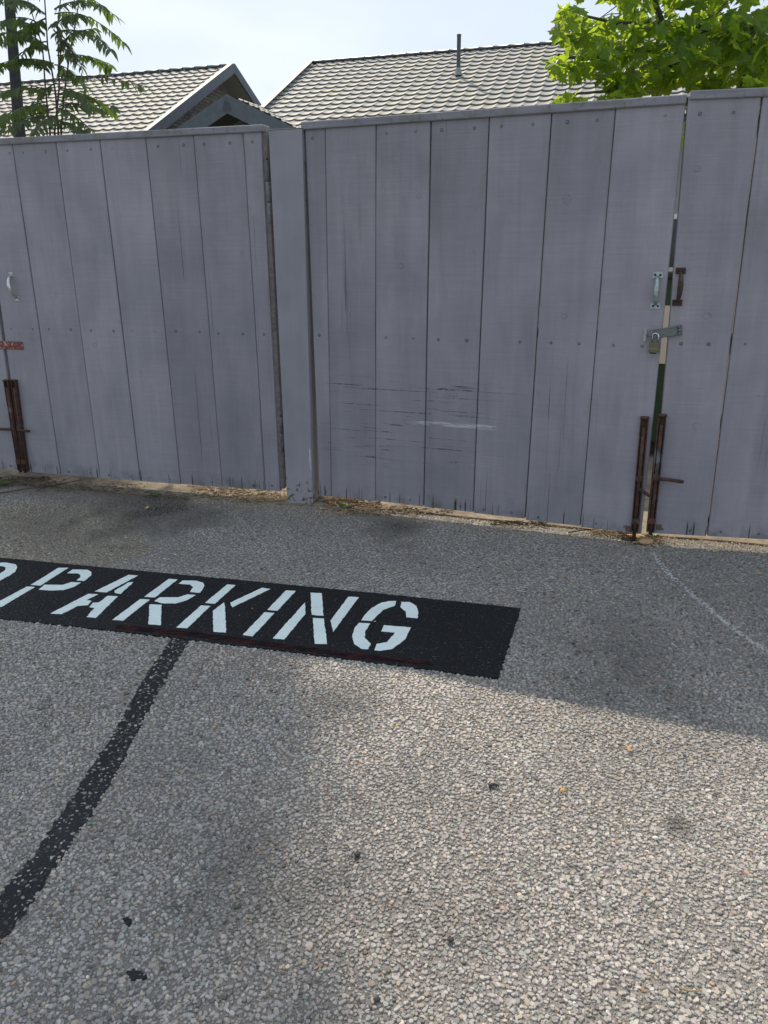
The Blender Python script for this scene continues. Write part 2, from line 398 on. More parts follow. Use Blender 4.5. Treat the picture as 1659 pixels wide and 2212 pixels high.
props(pad.build('concrete_pad', M['concrete']), 'sandy concrete pad under and behind the gates', kind='structure')

# ------------------------------------------------------------------ polygons of the painted marking, measured on the ground
def A_(l): return [(.3638*x, 1152.1+.3638*y) for x, y in l]
def B_(l): return [(548.6+.3638*x, 1206.9+.3638*y) for x, y in l]
def ragged(poly, step=.012, amp=.0016, seed=1):
    R = random.Random(seed); o = []
    for i, p in enumerate(poly):
        q = poly[(i+1) % len(poly)]; L = (q-p).length; n = max(1, int(L/step)); o.append(p.copy())
        t = (q-p).normalized() if L > 0 else Vector((1, 0, 0)); nn = Vector((-t.y, t.x, 0))
        for k in range(1, n): o.append(p+(q-p)*(k/n)+nn*R.gauss(0, amp)+t*R.gauss(0, amp*.7))
    return o
def sheet(name, polys, z, mat, parent=None, amp=.0016, thick=.001, step=.012, **k):
    bm = bmesh.new()
    for j, poly in enumerate(polys):
        pts = ragged(poly, amp=amp, seed=hash((name, j)) % 999 if False else j*17+len(poly), step=step)
        vs = [bm.verts.new((p.x, p.y, z)) for p in pts]
        f = bm.faces.new(vs); f.normal_update()
        if f.normal.z < 0: f.normal_flip()
        r = bmesh.ops.triangulate(bm, faces=[f])
    if thick:
        bd = [e for e in bm.edges if e.is_boundary]
        ex = bmesh.ops.extrude_edge_only(bm, edges=bd)
        for v in [x for x in ex['geom'] if isinstance(x, bmesh.types.BMVert)]: v.co.z -= thick
    bmesh.ops.recalc_face_normals(bm, faces=list(bm.faces))
    me = bpy.data.meshes.new(name); bm.to_mesh(me); bm.free(); me.materials.append(mat)
    return link(name, me, parent, **k)
band_px = [(1124.5, 1316), (1076, 1468.5), (860, 1440), (600, 1407), (300, 1371), (0, 1338), (-260, 1310), (-215, 1190), (0, 1206.5), (300, 1235), (560, 1259), (860, 1288.5)]
band = [gnd(x, y) for x, y in band_px]
mk_root = empty('parking_sign_marking', (0, 0, 0), label='black painted band on the asphalt with white stencilled PARKING letters', cat='road marking')
sheet('black_panel', [band], .0058, M['black_paint'], mk_root, amp=.0020, step=.007, thick=.005)
letters = {
 'O': [A_([(-60, 170), (0, 182), (38, 181), (95, 192), (103, 210), (92, 236), (50, 262), (0, 288), (-30, 300), (-75, 296), (0, 248), (32, 226), (38, 212), (20, 203), (-60, 196)]),
       A_([(-190, 320), (-120, 323), (-200, 375), (-205, 395), (-170, 404), (-180, 428), (-270, 420), (-285, 395), (-260, 360)])],
 'P': [A_([(348, 212), (407, 212), (240, 318), (184, 314)]),
       A_([(432, 222), (520, 224), (545, 240), (541, 258), (500, 291), (456, 287), (480, 267), (479, 254), (462, 245), (400, 244)]),
       A_([(265, 313), (375, 314), (425, 297), (482, 300), (440, 325), (375, 345), (305, 347), (232, 342)]),
       A_([(160, 324), (208, 327), (10, 445), (-55, 440)])],
 'A': [A_([(765, 254), (820, 258), (635, 358), (563, 353)]),
       A_([(765, 299), (792, 297), (718, 367), (684, 362), (680, 350)]),
       A_([(527, 367), (584, 370), (512, 405), (545, 409), (523, 434), (462, 439), (368, 488), (300, 484)]),
       A_([(642, 379), (700, 382), (570, 510), (514, 505), (562, 450), (532, 447), (552, 420), (588, 418)])],
 'R': [A_([(1003, 278), (1055, 281), (922, 388), (857, 385)]),
       A_([(1085, 288), (1165, 289), (1205, 300), (1214, 320), (1190, 360), (1130, 356), (1147, 326), (1130, 312), (1062, 306)]),
       A_([(950, 388), (1060, 388), (1115, 370), (1163, 374), (1110, 405), (1040, 425), (965, 423), (918, 410)]),
       A_([(832, 399), (890, 402), (732, 527), (668, 522)]),
       A_([(890, 430), (961, 433), (955, 554), (882, 548)])],
 'K': [A_([(1350, 311), (1399, 315), (1277, 426), (1218, 420)]),
       A_([(1555, 331), (1605, 338), (1380, 447), (1368, 420)]),
       A_([(1195, 436), (1250, 440), (1112, 572), (1047, 568)]),
       A_([(1330, 419), (1337, 440), (1343, 598), (1268, 593), (1265, 468)])],
 'I': [B_([(190, 196), (248, 199), (140, 317), (80, 311)]),
       A_([(1570, 477), (1630, 481), (1500, 620), (1443, 612)])],
 'N': [B_([(303, 268), (306, 335), (180, 488), (112, 482)]),
       B_([(336, 210), (403, 213), (412, 347), (343, 341)]),
       B_([(350, 360), (416, 364), (434, 515), (361, 514)]),
       B_([(560, 234), (623, 237), (470, 444), (455, 375)])],
 'G': [B_([(845, 259), (835, 288), (770, 310), (700, 378), (637, 374), (660, 340), (700, 300), (760, 268), (800, 260)]),
       B_([(875, 264), (925, 266), (965, 290), (976, 328), (970, 362), (905, 356), (900, 320), (870, 296)]),
       B_([(625, 389), (690, 393), (660, 440), (658, 480), (694, 512), (680, 546), (640, 545), (595, 515), (583, 470), (598, 420)]),
       B_([(772, 403), (932, 417), (900, 485), (820, 545), (750, 556), (715, 552), (728, 515), (790, 505), (838, 447), (755, 440)])],
}
for ch, pcs in letters.items():
    sheet('letter', [[gnd(x, y) for x, y in p] for p in pcs], .0070, M['white_paint'], mk_root, amp=.0010, thick=.001, label='white stencilled letter '+ch)
sheet('red_edge_line', [[gnd(x, y) for x, y in [(250, 1352), (420, 1368), (600, 1392), (760, 1414), (930, 1432), (935, 1441), (760, 1424), (600, 1402), (420, 1379), (250, 1361)]]], .0063, M['red_line'], mk_root, amp=.002, thick=.0005)

# worn black line with stones showing through, and two black drips
def C_(l): return [(.3799*x, 1371.5+.3799*y) for x, y in l]
line_poly = [gnd(x, y) for x, y in C_([(975, 20), (905, 130), (840, 220), (740, 400), (670, 520), (600, 640), (510, 770), (440, 880), (350, 1020), (200, 1250), (0, 1480), (-200, 1740), (-500, 2150), (-330, 2260), (-100, 1900), (0, 1765), (60, 1700), (200, 1500), (330, 1300), (460, 1110), (570, 940), (640, 820), (760, 600), (820, 470), (880, 360), (990, 180), (1080, 28)])]
o = sheet('black_line', [line_poly], .0035, M['tar'], amp=.0045, thick=.005)
props(o, 'worn black painted line crossing the pebbles below the word PARKING', 'road marking')
o = sheet('paint_blotch', [[gnd(x, y) for x, y in C_([(700, 1620), (725, 1612), (750, 1625), (752, 1648), (735, 1660), (715, 1652), (712, 1634)])]], .0048, M['tar'], amp=.002, thick=.007, step=.006)
props(o, 'small black paint drip nearer the black line end, upper of the two', 'paint spot', 'black paint drips on the asphalt')
o = sheet('paint_blotch', [[gnd(x, y) for x, y in C_([(722, 1915), (748, 1918), (762, 1902), (790, 1918), (835, 1932), (836, 1955), (812, 1966), (775, 1962), (752, 1975), (742, 1985), (738, 1950)])]], .0042, M['tar'], amp=.002, thick=.006, step=.006)
props(o, 'larger ragged black paint drip with small stones showing, lower of the two', 'paint spot', 'black paint drips on the asphalt')

# ------------------------------------------------------------------ exposed stones of the asphalt
def inpoly(X, Y, poly):
    ins = np.zeros(X.shape, bool); n = len(poly)
    for i in range(n):
        x1, y1 = poly[i][0], poly[i][1]; x2, y2 = poly[(i+1) % n][0], poly[(i+1) % n][1]
        c = ((y1 > Y) != (y2 > Y)) & (X < (x2-x1)*(Y-y1)/((y2-y1) if y2 != y1 else 1e-9)+x1); ins ^= c
    return ins
def edge_y(X):
    xs = np.array([v.x for v in edge]); ys = np.array([v.y for v in edge]); return np.interp(X, xs, ys)
def vnoise(X, Y, sc, seed):
    R = np.random.default_rng(seed); G = R.random((64, 64)); x = X*sc+100; y = Y*sc+100
    xi = np.floor(x).astype(int); yi = np.floor(y).astype(int); fx = x-xi; fy = y-yi
    fx = fx*fx*(3-2*fx); fy = fy*fy*(3-2*fy); g = lambda a, b: G[a % 64, b % 64]
    return (g(xi, yi)*(1-fx)+g(xi+1, yi)*fx)*(1-fy)+(g(xi, yi+1)*(1-fx)+g(xi+1, yi+1)*fx)*fy
band_in = [p for p in band]
def scatter(cell, keep, y0, y1, jit=.5):
    nx = int(7.4/cell); ny = int((y1-y0)/(cell*.866))
    I, J = np.meshgrid(np.arange(nx), np.arange(ny)); X = (-3.7+(I+.5*(J % 2))*cell).ravel(); Y = (y0+J*cell*.866).ravel()
    X = X+NR.uniform(-jit, jit, X.shape)*cell; Y = Y+NR.uniform(-jit, jit, Y.shape)*cell
    m = (np.abs(X) < .52*Y+.85) & (NR.random(X.shape) < keep) & (Y < edge_y(X)+.004) & ~inpoly(X, Y, band_in)
    return X[m], Y[m]
def seg_dist(X, Y, pts):
    D = np.full(X.shape, 9.)
    for a, b in zip(pts[:-1], pts[1:]):
        ax, ay, bx, by = a[0], a[1], b[0], b[1]; L2 = (bx-ax)**2+(by-ay)**2
        t = np.clip(((X-ax)*(bx-ax)+(Y-ay)*(by-ay))/L2, 0, 1); D = np.minimum(D, np.hypot(X-ax-t*(bx-ax), Y-ay-t*(by-ay)))
    return D
scr = [[gnd(*p) for p in l] for l in ([(1372, 1208), (1355, 1225), (1325, 1250), (1290, 1272), (1250, 1292)], [(1412, 1195), (1440, 1235), (1500, 1290), (1560, 1340), (1620, 1385), (1700, 1430)], [(815, 1405), (828, 1432), (846, 1452)], [(735, 1270), (750, 1290), (772, 1325)])]
spots = [(gnd(345, 1100), .36, .88), (gnd(860, 1135), .20, .75), (gnd(1330, 1390), .20, .26), (gnd(1400, 1480), .13, .22), (gnd(730, 1520), .14, .35), (gnd(1465, 1785), .035, .75),
         (gnd(1280, 1490), .15, .25), (gnd(350, 1800), .2, .18), (gnd(560, 1900), .16, .25), (gnd(900, 1210), .15, .2), (gnd(60, 1130), .3, .3), (gnd(1240, 1880), .03, .5), (gnd(770, 1850), .015, .7), (gnd(620,1440), .12, .15)]
def colours(X, Y, small):
    n = len(X)
    if small: v = np.exp(NR.normal(math.log(.27), .26, n))
    else: v = np.exp(NR.normal(math.log(.335), .17, n))
    dk = NR.random(n) < .05; v = np.where(dk, v*.42, v)
    C = np.stack([v*1.035, v*.957, v*.888], 1)
    u = NR.random(n)
    def tint(lo, hi, c):
        m = (u >= lo) & (u < hi); C[m] = C[m]*np.array(c)
    tint(0, .002, (1.1, .80, .55)); tint(.002, .004, (1.0, .68, .56)); tint(.014, .09, (1.08, 1.0, .84)); tint(.09, .20, (.86, .97, .93)); tint(.20, .26, (.98, .93, 1.0)); tint(.26, .30, (1.25, 1.2, 1.12))
    tone = .82+.36*vnoise(X, Y, 1.3, 3); tone *= .90+.2*vnoise(X, Y, 5., 4)
    for p, r, a in spots:
        d = np.hypot(X-p.x, (Y-p.y)*.8); wob = .6+.8*vnoise(X, Y, 9, 5)
        tone *= 1-a*np.clip(1-d/(r*wob*1.2), 0, 1)**.7
    for js, pts in enumerate(scr):
        d = seg_dist(X, Y, pts); m = (d < (.009, .012)[js > 0]) & (NR.random(n) < (.35, .9, 0, 0)[js]); C[m] = C[m]*.5+.40
    C *= tone[:, None]
    inl = inpoly(X, Y, line_poly); C[inl & (NR.random(n) < .5)] *= .22; C[inl] *= .85
    # tan grit and soil close to the pad
    de = edge_y(X)-Y; near = np.clip(1-de/(.16+.16*vnoise(X, Y, 3, 8)), 0, 1)*(.45+.55*vnoise(X, Y, 7, 9))
    soil = np.where(X[:, None] < -1.2, np.array([[.11, .085, .060]]), np.array([[.34, .285, .205]]))
    soil = soil*NR.uniform(.7, 1.25, (n, 1)); C = C*(1-near[:, None])+soil*near[:, None]
    pm = inpoly(X, Y, [gnd(*q) for q in [(0, 1090), (260, 1080), (330, 1190), (0, 1310)]]); C[pm] *= np.array([1.0, .93, .80])
    return np.clip(C, .006, .85)
def stones(name, sets, label):
    VV = []; FF = []; CC = []; base = 0
    for (X, Y, rmin, rmax, hmin, hmax, ring, n, small) in sets:
        N = len(X); C = colours(X, Y, small)
        r = NR.uniform(rmin, rmax, N)*np.where(NR.random(N) < .12, 1.3, 1.); asp = NR.uniform(.48, .95, N); th = NR.uniform(0, math.pi, N); h = NR.uniform(hmin, hmax, N)
        tilt = NR.normal(0, .09, (N, 2))
        k = np.arange(n)*2*math.pi/n
        rad = NR.uniform(.76, 1.20, (N, n))
        def ringpts(fr, z, drop=0):
            x = np.cos(k)[None]*rad*fr*r[:, None]; y = np.sin(k)[None]*rad*fr*(r*asp)[:, None]
            xr = x*np.cos(th)[:, None]-y*np.sin(th)[:, None]; yr = x*np.sin(th)[:, None]+y*np.cos(th)[:, None]
            zz = z[:, None]+(tilt[:, :1]*xr+tilt[:, 1:]*yr)*(0 if drop else 1)
            return np.stack([X[:, None]+xr, Y[:, None]+yr, np.broadcast_to(zz, xr.shape)], 2)
        parts = [np.stack([X, Y, h], 1)[:, None, :]]
        if ring == 0:
            parts += [ringpts(.98, h*.25)]
            f = [(0, 1+i, 1+(i+1) % n, -1) for i in range(n)]; q = []; nv = 1+n
        elif ring == 2:
            parts += [ringpts(.80, h*.97), ringpts(1., h*.55), ringpts(1.05, h*0-.002, 1)]
            f = [(0, 1+i, 1+(i+1) % n, -1) for i in range(n)]
            q = [(1+i, 1+n+i, 1+n+(i+1) % n, 1+(i+1) % n) for i in range(n)]+[(1+n+i, 1+2*n+i, 1+2*n+(i+1) % n, 1+n+(i+1) % n) for i in range(n)]
            nv = 1+3*n
        else:
            parts += [ringpts(.82, h*.92), ringpts(1.02, h*0-.001, 1)]
            f = [(0, 1+i, 1+(i+1) % n, -1) for i in range(n)]; q = [(1+i, 1+n+i, 1+n+(i+1) % n, 1+(i+1) % n) for i in range(n)]; nv = 1+2*n
        P = np.concatenate(parts, 1).reshape(-1, 3)
        tri = [(a, b, c) for a, b, c, _ in f]
        for a, b, c, d in q: tri += [(a, b, c), (a, c, d)]
        T = np.array(tri); F = (T[None]+(np.arange(N)*nv)[:, None, None]+base).reshape(-1, 3)
        VV.append(P); FF.append(F); CC.append(np.repeat(C, nv, 0)); base += len(P)
    V = np.concatenate(VV); Fc = np.concatenate(FF); C = np.concatenate(CC)
    me = bpy.data.meshes.new(name); me.vertices.add(len(V)); me.vertices.foreach_set('co', V.astype(np.float32).ravel())
    me.loops.add(Fc.size); me.loops.foreach_set('vertex_index', Fc.astype(np.int32).ravel())
    me.polygons.add(len(Fc)); me.polygons.foreach_set('loop_start', np.arange(0, Fc.size, 3, dtype=np.int32)); me.polygons.foreach_set('loop_total', np.full(len(Fc), 3, np.int32))
    me.polygons.foreach_set('use_smooth', np.zeros(len(Fc), bool))
    at = me.attributes.new('col', 'FLOAT_COLOR', 'POINT'); at.data.foreach_set('color', np.concatenate([C, np.ones((len(C), 1))], 1).astype(np.float32).ravel())
    me.update(); me.validate(); me.materials.append(M['pebble'])
    print(name, 'triangles', len(Fc))
    return props(link(name, me), label, 'gravel', kind='stuff')
Xa, Ya = scatter(.0110, .9, .80, 2.05); Xb, Yb = scatter(.0127, .97, 2.05, 3.2); Xe, Ye = scatter(.0134, .98, 3.2, 6.2)
Xc, Yc = scatter(.0078, .70, .80, 2.0, .6); Xd, Yd = scatter(.0115, .60, .80, 3.0, .6)
stones('pebbles', [(Xa, Ya, .0038, .0076, .0026, .0042, 2, 6, False), (Xb, Yb, .0054, .0090, .0027, .0046, 1, 5, False), (Xe, Ye, .0062, .0100, .0030, .0052, 0, 5, False),
                   (Xc, Yc, .0024, .0044, .0018, .0034, 0, 5, True), (Xd, Yd, .0034, .0060, .0026, .0042, 0, 6, True)],
       'rounded grey pebbles set in the asphalt surface')

# ------------------------------------------------------------------ gates
SC_ = .906
class Leaf:
    def __init__(s, a, b, x_origin, label, name='wooden_gate'):
        s.ang = math.atan(b); s.P0 = Vector((x_origin, a*SC_+b*x_origin, 0)); s.u = Vector((math.cos(s.ang), math.sin(s.ang), 0)); s.n = Vector((-s.u.y, s.u.x, 0))
        s.o = empty(name, s.P0, s.ang, label=label, cat='gate', group='grey wooden gate leaves')
    def uv(s, x, y, off=0.):
        P = onplane(x, y, s.P0+s.n*off, s.n); d = P-s.P0; return d.dot(s.u), d.z
GZT = 2.266*SC_
L1 = Leaf(4.835, -.282, -2.6, 'grey board gate left of the steel post, bright pull handle at its left end')
L0 = Leaf(4.835, -.282, -4.9, 'grey board gate cut off by the left edge of the picture')
L2 = Leaf(4.759, -.389, -.38, 'wide grey board gate right of the steel post with scuffed lower boards and zinc pull')
L3 = Leaf(4.462, -.198, 1.36, 'grey board gate cut off at the right, carrying the rusty pull and hasp')
def knots_of(leaf, l): return [leaf.uv(x, y)+(r,) for x, y, r in l]
paints = {
 'L0': painted_wood('gate_paint_far_left', L0.o), 
 'L1': painted_wood('gate_paint_left', L1.o, knots_of(L1, [(122, 637, .012), (305, 805, .010), (523, 547, .010), (450, 962, .014), (205, 745, .012)])),
 'L2': painted_wood('gate_paint_middle', L2.o, knots_of(L2, [(1020, 546, .014), (1225, 433, .016), (999, 886, .016), (833, 1006, .012), (866, 575, .014), (1219, 684, .012), (905, 425, .01), (984, 853, .011)]), scuff=(L2.uv(680, 880)[0], L2.uv(1130, 880)[0], L2.uv(800, 1000)[1], L2.uv(800, 812)[1])),
 'L3': painted_wood('gate_paint_right', L3.o, knots_of(L3, [(1527, 683, .016), (1507, 366, .012), (1505, 922, .014), (1638, 855, .006)])),
}
TH = .036
screw_me = None
def mk_screw():
    m = MB(); n = 12
    def ring(r, y): return [(r*math.cos(2*math.pi*k/n), y, r*math.sin(2*math.pi*k/n)) for k in range(n)]
    vs = ring(.0078, -.0004)+ring(.0052, -.0010)+ring(.0028, -.0012)+ring(.0024, -.0004)
    m.add(vs, [(k, (k+1) % n, n+(k+1) % n, n+k) for k in range(n)], 0)
    m.add(vs, [(n+k, n+(k+1) % n, 2*n+(k+1) % n, 2*n+k) for k in range(n)], 1)
    m.add(vs, [(2*n+k, 2*n+(k+1) % n, 3*n+(k+1) % n, 3*n+k) for k in range(n)], 0)
    return m.mesh('screw', [M['screw_hole'], M['screw']])
screw_me = mk_screw()
def add_screw(leaf, x, z, s=1.):
    o = link('screw', screw_me, leaf.o, loc=(x, -.0002, z)); o.scale = (s, 1, s*rnd.uniform(.9, 1.15)); o.rotation_euler = (0, rnd.uniform(0, 6), 0)
def plank(leaf, mat, xb0, xb1, xt0, xt1, zb, zt, dy=0., th=TH):
    """board with slightly eased edges; object origin at its foot"""
    e = .0035; ox = xb0
    def prof(x0, x1): return [(x0-ox, e+dy), (x0-ox+e, dy), (x1-ox-e, dy), (x1-ox, e+dy), (x1-ox, th+dy), (x0-ox, th+dy)]
    b = prof(xb0, xb1); t = prof(xt0, xt1); n = 6; lev = 5; m = MB(); vs = []
    wl = [rnd.gauss(0, .0007) for _ in range(lev)]; wr = [rnd.gauss(0, .0007) for _ in range(lev)]
    for j in range(lev):
        q = j/(lev-1)
        for i in range(n):
            x = b[i][0]*(1-q)+t[i][0]*q; x += (wl[j] if i in (0, 1, 5) else wr[j])*(0 if j in (0,) else 1)
            vs.append((x, b[i][1], (zt-zb)*q))
    fs = [(i+n*j, (i+1) % n+n*j, (i+1) % n+n*(j+1), i+n*(j+1)) for j in range(lev-1) for i in range(n)]
    fs += [tuple(range(n))[::-1], tuple((lev-1)*n+i for i in range(n))]
    m.add(vs, fs); return m.build('plank', mat, leaf.o, loc=(ox, 0, zb))
def gate(leaf, mat, seams, gap, mid_y, bot_off=.0, screws=True, narrow=()):
    """seams: list of (top pixel, bottom pixel)"""
    pts = []
    for (t, b) in seams:
        xt, zt = leaf.uv(*t); xb, zb = leaf.uv(*b); pts.append((xt, zt, xb, zb))
    for i in range(len(pts)-1):
        g = [gap[i]/2 if i else 0, gap[i+1]/2 if i+1 < len(pts)-1 else 0]
        x0t, x1t = pts[i][0]+g[0], pts[i+1][0]-g[1]; x0b, x1b = pts[i][2]+g[0], pts[i+1][2]-g[1]
        zb = (pts[i][3]+pts[i+1][3])/2; zt = max(pts[i][1], pts[i+1][1])+.012
        pl = plank(leaf, mat, x0b, x1b, x0t, x1t, zb, zt, rnd.uniform(-.0015, .0015))
        w_ = x1b-x0b; zm = mid_y
        fr = (.5,) if w_ < .16 else (.22+rnd.uniform(-.04, .04), .74+rnd.uniform(-.04, .04))
        for z in (zb+.028+rnd.uniform(-.006, .006), zm+rnd.uniform(-.004, .004), GZT-.045):
            q = (z-zb)/(zt-zb)
            for f in fr:
                if rnd.random() < .96: add_screw(leaf, (x0b*(1-q)+x0t*q)+f*w_+rnd.uniform(-.006, .006), z, rnd.uniform(.75, 1.05))
    return pts
def cap(leaf, mat, x0, x1, z, h=.037, front=-.012, depth_=.085):
    MB().box((x0, front, z), (x1, depth_, z+h), bev=.004).build('cap_board', mat, leaf.o)
def frame(leaf, x0, x1, zb, zt, mat=None):
    """steel tube frame and rails behind the boards"""
    mat = mat or M['steel']; y0, y1 = TH+.004, TH+.044
    for z in (zb+.05, 1.03, zt-.10): MB().box((x0+.042, y0, z), (x1-.042, y1, z+.045)).build('rail', M['plank_back'], leaf.o)
    for x in (x0, x1-.04): MB().box((x, y0+.001, zb+.01), (x+.04, y1+.001, zt-.003)).build('frame_tube', mat, leaf.o)
# left gate
midz1 = L1.uv(430, 718)[1]
s1 = [((-47, 315), (50, 1018)), ((26, 311), (131, 1025)), ((120, 307), (216, 1032)), ((215, 302), (303, 1039)), ((314, 297), (390, 1046)), ((417, 292), (480, 1052)), ((525, 289), (573, 1058)), ((564, 286), (605, 1062))]
p1 = gate(L1, paints['L1'], s1, [.0, .005, .0025, .005, .0035, .002, .004, .0], midz1)
c1 = weathered_cap('cap_paint_left', L1.o)
x0c = p1[0][0]-.0; zc = L1.uv(300, 299)[1]
cap(L1, c1, x0c-.01, L1.uv(570, 285)[0], GZT, .036)
frame(L1, p1[0][2]+.03, p1[-1][2]+.028, .075, GZT)
# far-left gate
s0x = [L0.uv(-52, 318)[0]-.29*i for i in range(5)]; s0b = [L0.uv(44, 1016)[0]-.29*i for i in range(5)]
zb0 = L0.uv(30, 1016)[1]
for i in range(4):
    plank(L0, paints['L0'], s0b[i+1]+.002, s0b[i]-.002, s0x[i+1]+.002, s0x[i]-.002, zb0, GZT+.01)
    for z in (zb0+.03, midz1, GZT-.05):
        for f in (.25, .75): add_screw(L0, s0b[i+1]+.29*f, z)
cap(L0, weathered_cap('cap_paint_far_left', L0.o), s0x[4], s0x[0], GZT, .036)
frame(L0, s0b[4], s0b[0]-.02, .075, GZT)
# middle gate
midz2 = L2.uv(950, 734)[1]
s2 = [((658, 275), (690, 1070)), ((702, 272), (716, 1073)), ((812, 266), (811, 1081)), ((931, 260), (915, 1094)), ((1057, 251), (1022, 1107)), ((1192, 244), (1134, 1121)), ((1330, 236), (1254, 1138)), ((1480, 228), (1385, 1153))]
p2 = gate(L2, paints['L2'], s2, [.0, .003, .0025, .0055, .0045, .0055, .0045, .0], midz2)
zc2 = (L2.uv(812, 266)[1]+L2.uv(1330, 236)[1])/2
cap(L2, weathered_cap('cap_paint_middle', L2.o), L2.uv(652, 268)[0], L2.uv(1483, 220)[0], zc2-.004, .038, -.014)
frame(L2, p2[0][2]+.004, min(p2[-1][2], p2[-1][0])-.006, .075, zc2)
# right gate
midz3 = L3.uv(1540, 744)[1]
s3 = [((1487, 214), (1409, 1152)), ((1647, 208), (1527, 1158)), ((1822, 202), (1676, 1166)), ((2010, 196), (1850, 1176)), ((2210, 190), (2040, 1188))]
p3 = gate(L3, paints['L3'], s3, [.0, .0075, .005, .005, .0], midz3)
zc3 = L3.uv(1560, 211)[1]
cap(L3, weathered_cap('cap_paint_right', L3.o), L3.uv(1491, 200)[0], p3[-1][0], zc3-.004, .036, -.010)
frame(L3, max(p3[0][2], p3[0][0])+.006, p3[-1][2]-.0, .075, zc3)

# ------------------------------------------------------------------ steel post
def mk_postmat():
    k = NT('post_paint'); P = k.pos(); S = k.sep(P); n = k.noise(P, 30, 5, .7); b = k.noise(P, 3, 3)
    c = scale_col(k, (.297, .287, .321), k.ramp(k.math('MULTIPLY', b, k.ramp(k.noise(P, 1., 4, .6, 0, sc=(25, 25, 2)), .3, .7, .85, 1.1)), .25, .6, .86, 1.08))
    low = k.ramp(S[2], .0, .32, .14, -.12)
    mr = k.ramp(k.math('ADD', n, low), .63, .66); c = k.mix(mr, c, (.13, .095, .05))
    c = k.mix(k.ramp(k.math('ADD', k.noise(P, 11, 4), k.ramp(S[2], 0, .1, .15, -.2)), .6, .75, 0, .7), c, (.15, .125, .09))
    k.bsdf(c, .5, k.bump(k.noise(P, 400, 2), .0005), 0, .4); return k.m
PF = Leaf  # naming only
pc = gnd(648, 1091)
post = empty('gate_post', (pc.x, pc.y, 0), math.atan(-.335), label='square grey steel post with rusty foot standing between the two gates', cat='post')
def post_uv(x, y):
    u = Vector((math.cos(post.rotation_euler.z), math.sin(post.rotation_euler.z), 0)); n = Vector((-u.y, u.x, 0))
    P = onplane(x, y, Vector((pc.x, pc.y, 0)), n); d = P-Vector((pc.x, pc.y, 0)); return d.dot(u), d.z
pxl, pxr = post_uv(621, 1093)[0], post_uv(676, 1097)[0]; pzt = post_uv(615, 280)[1]
pxl2, pxr2 = post_uv(580, 281)[0], post_uv(652, 278)[0]
W = (pxr-pxl)
MB().hexa([(pxl, 0, -.03), (pxr, 0, -.03), (pxr, W, -.03), (pxl, W, -.03)], [(pxl2, .0, pzt), (pxr2, .0, pzt), (pxr2, W, pzt), (pxl2, W, pzt)]).build('post_body', mk_postmat(), post)
MB().box((pxl2-.002, -.002, pzt+.0005), (pxr2+.002, W+.002, pzt+.005), bev=.001).build('top_plate', M['steel'], post)
fl = [(x, -.0012, z) for x, z in [post_uv(*q) for q in [(668, 966), (670, 975), (671, 1000), (672.5, 1018), (670.5, 1012), (668.5, 990)]]]
MB().add(fl, [tuple(range(6))]).build('paint_chip', plain('bare_primer', (.6, .6, .6), .6), post)
# hinges (parts of the leaf they carry)
def hinge(leaf, px0, px1, mat, r=.0125, y=.006):
    x0, z0 = leaf.uv(*px0, off=y); x1, z1 = leaf.uv(*px1, off=y)
    h = MB().box((min(x0, x1)-.004, y+.004, z1+.006), (max(x0, x1)+.002, y+.010, z0-.006)).build('hinge', M['steel'], leaf.o)
    for i in range(3):
        a, b = i/3+.006, (i+1)/3-.006
        P = lambda q: (x0*(1-q)+x1*q, y, z0*(1-q)+z1*q)
        MB().tube([P(a), P(a+.008), P(b-.008), P(b)], [r*.8, r, r, r*.8], 14).build('knuckle', mat if i else M['rust_paint'], h, smooth=True)
    MB().tube([(x0, y, z0), (x0, y, z0+.012)], r*.45, 8).build('hinge_pin', M['rust'], h)
hinge(L1, (577, 346), (584, 482), plain('hinge_paint', (.19, .19, .21), .55, 0, .2, 50, .0006))
hinge(L1, (607, 900), (613.5, 1008), M['rust_paint'])
hinge(L2, (656, 348), (659.5, 484), M['rust_paint'], .010, .008)
MB().box((p1[-1][2]-.002, .006, .08), (p1[-1][2]+.026, .034, 1.0)).build('hinge_angle', M['steel'], L1.o)
MB().hexa([(p1[-1][0]*.5+p1[-1][2]*.5, .008, 1.001), (p1[-1][0]*.5+p1[-1][2]*.5+.026, .008, 1.001), (p1[-1][0]*.5+p1[-1][2]*.5+.026, .034, 1.001), (p1[-1][0]*.5+p1[-1][2]*.5, .034, 1.001)],
          [(p1[-1][0], .008, GZT-.001), (p1[-1][0]+.026, .008, GZT-.001), (p1[-1][0]+.026, .034, GZT-.001), (p1[-1][0], .034, GZT-.001)]).build('hinge_angle', M['steel'], L1.o)

# ------------------------------------------------------------------ pull handles, hasp, padlock, drop bolts
def pull(leaf, top_px, bot_px, mat, label, pw=.045, ph=.028, flip=1):
    xt, zt = leaf.uv(*top_px); xb, zb = leaf.uv(*bot_px); h = (zt-zb)
    root = MB()
    # grip: arched flat bar
    pts = []
    for i in range(13):
        q = i/12; pts.append((xt*(1-q)+xb*q, -.006-.036*math.sin(math.pi*q)**.55, zt-.004-(h-.008)*q))
    rr = [.0070+.0060*math.sin(math.pi*i/12)**.8 for i in range(13)]
    root.tube(pts, rr, 10, flat=.95)
    hd = root.build('pull_handle', mat, leaf.o, smooth=True, label=label)
    for (x, z, sgn) in ((xt, zt, 1), (xb, zb, -1)):
        MB().box((x-pw/2, -.0035, z-ph*.35 if sgn > 0 else z-ph*.65), (x+pw/2, -.0002, z+ph*.65 if sgn > 0 else z+ph*.35), bev=.0012).build('mounting_plate', mat, hd)
        for dx in (-.011, .011):
            cz = z+sgn*ph*.16
            MB().tube([(x+dx, -.0036, cz), (x+dx, -.0052, cz)], [.0058, .0035], 10).build('screw_head', M['screw_hole'] if mat != M['chrome'] else M['screw'], hd)
    return hd
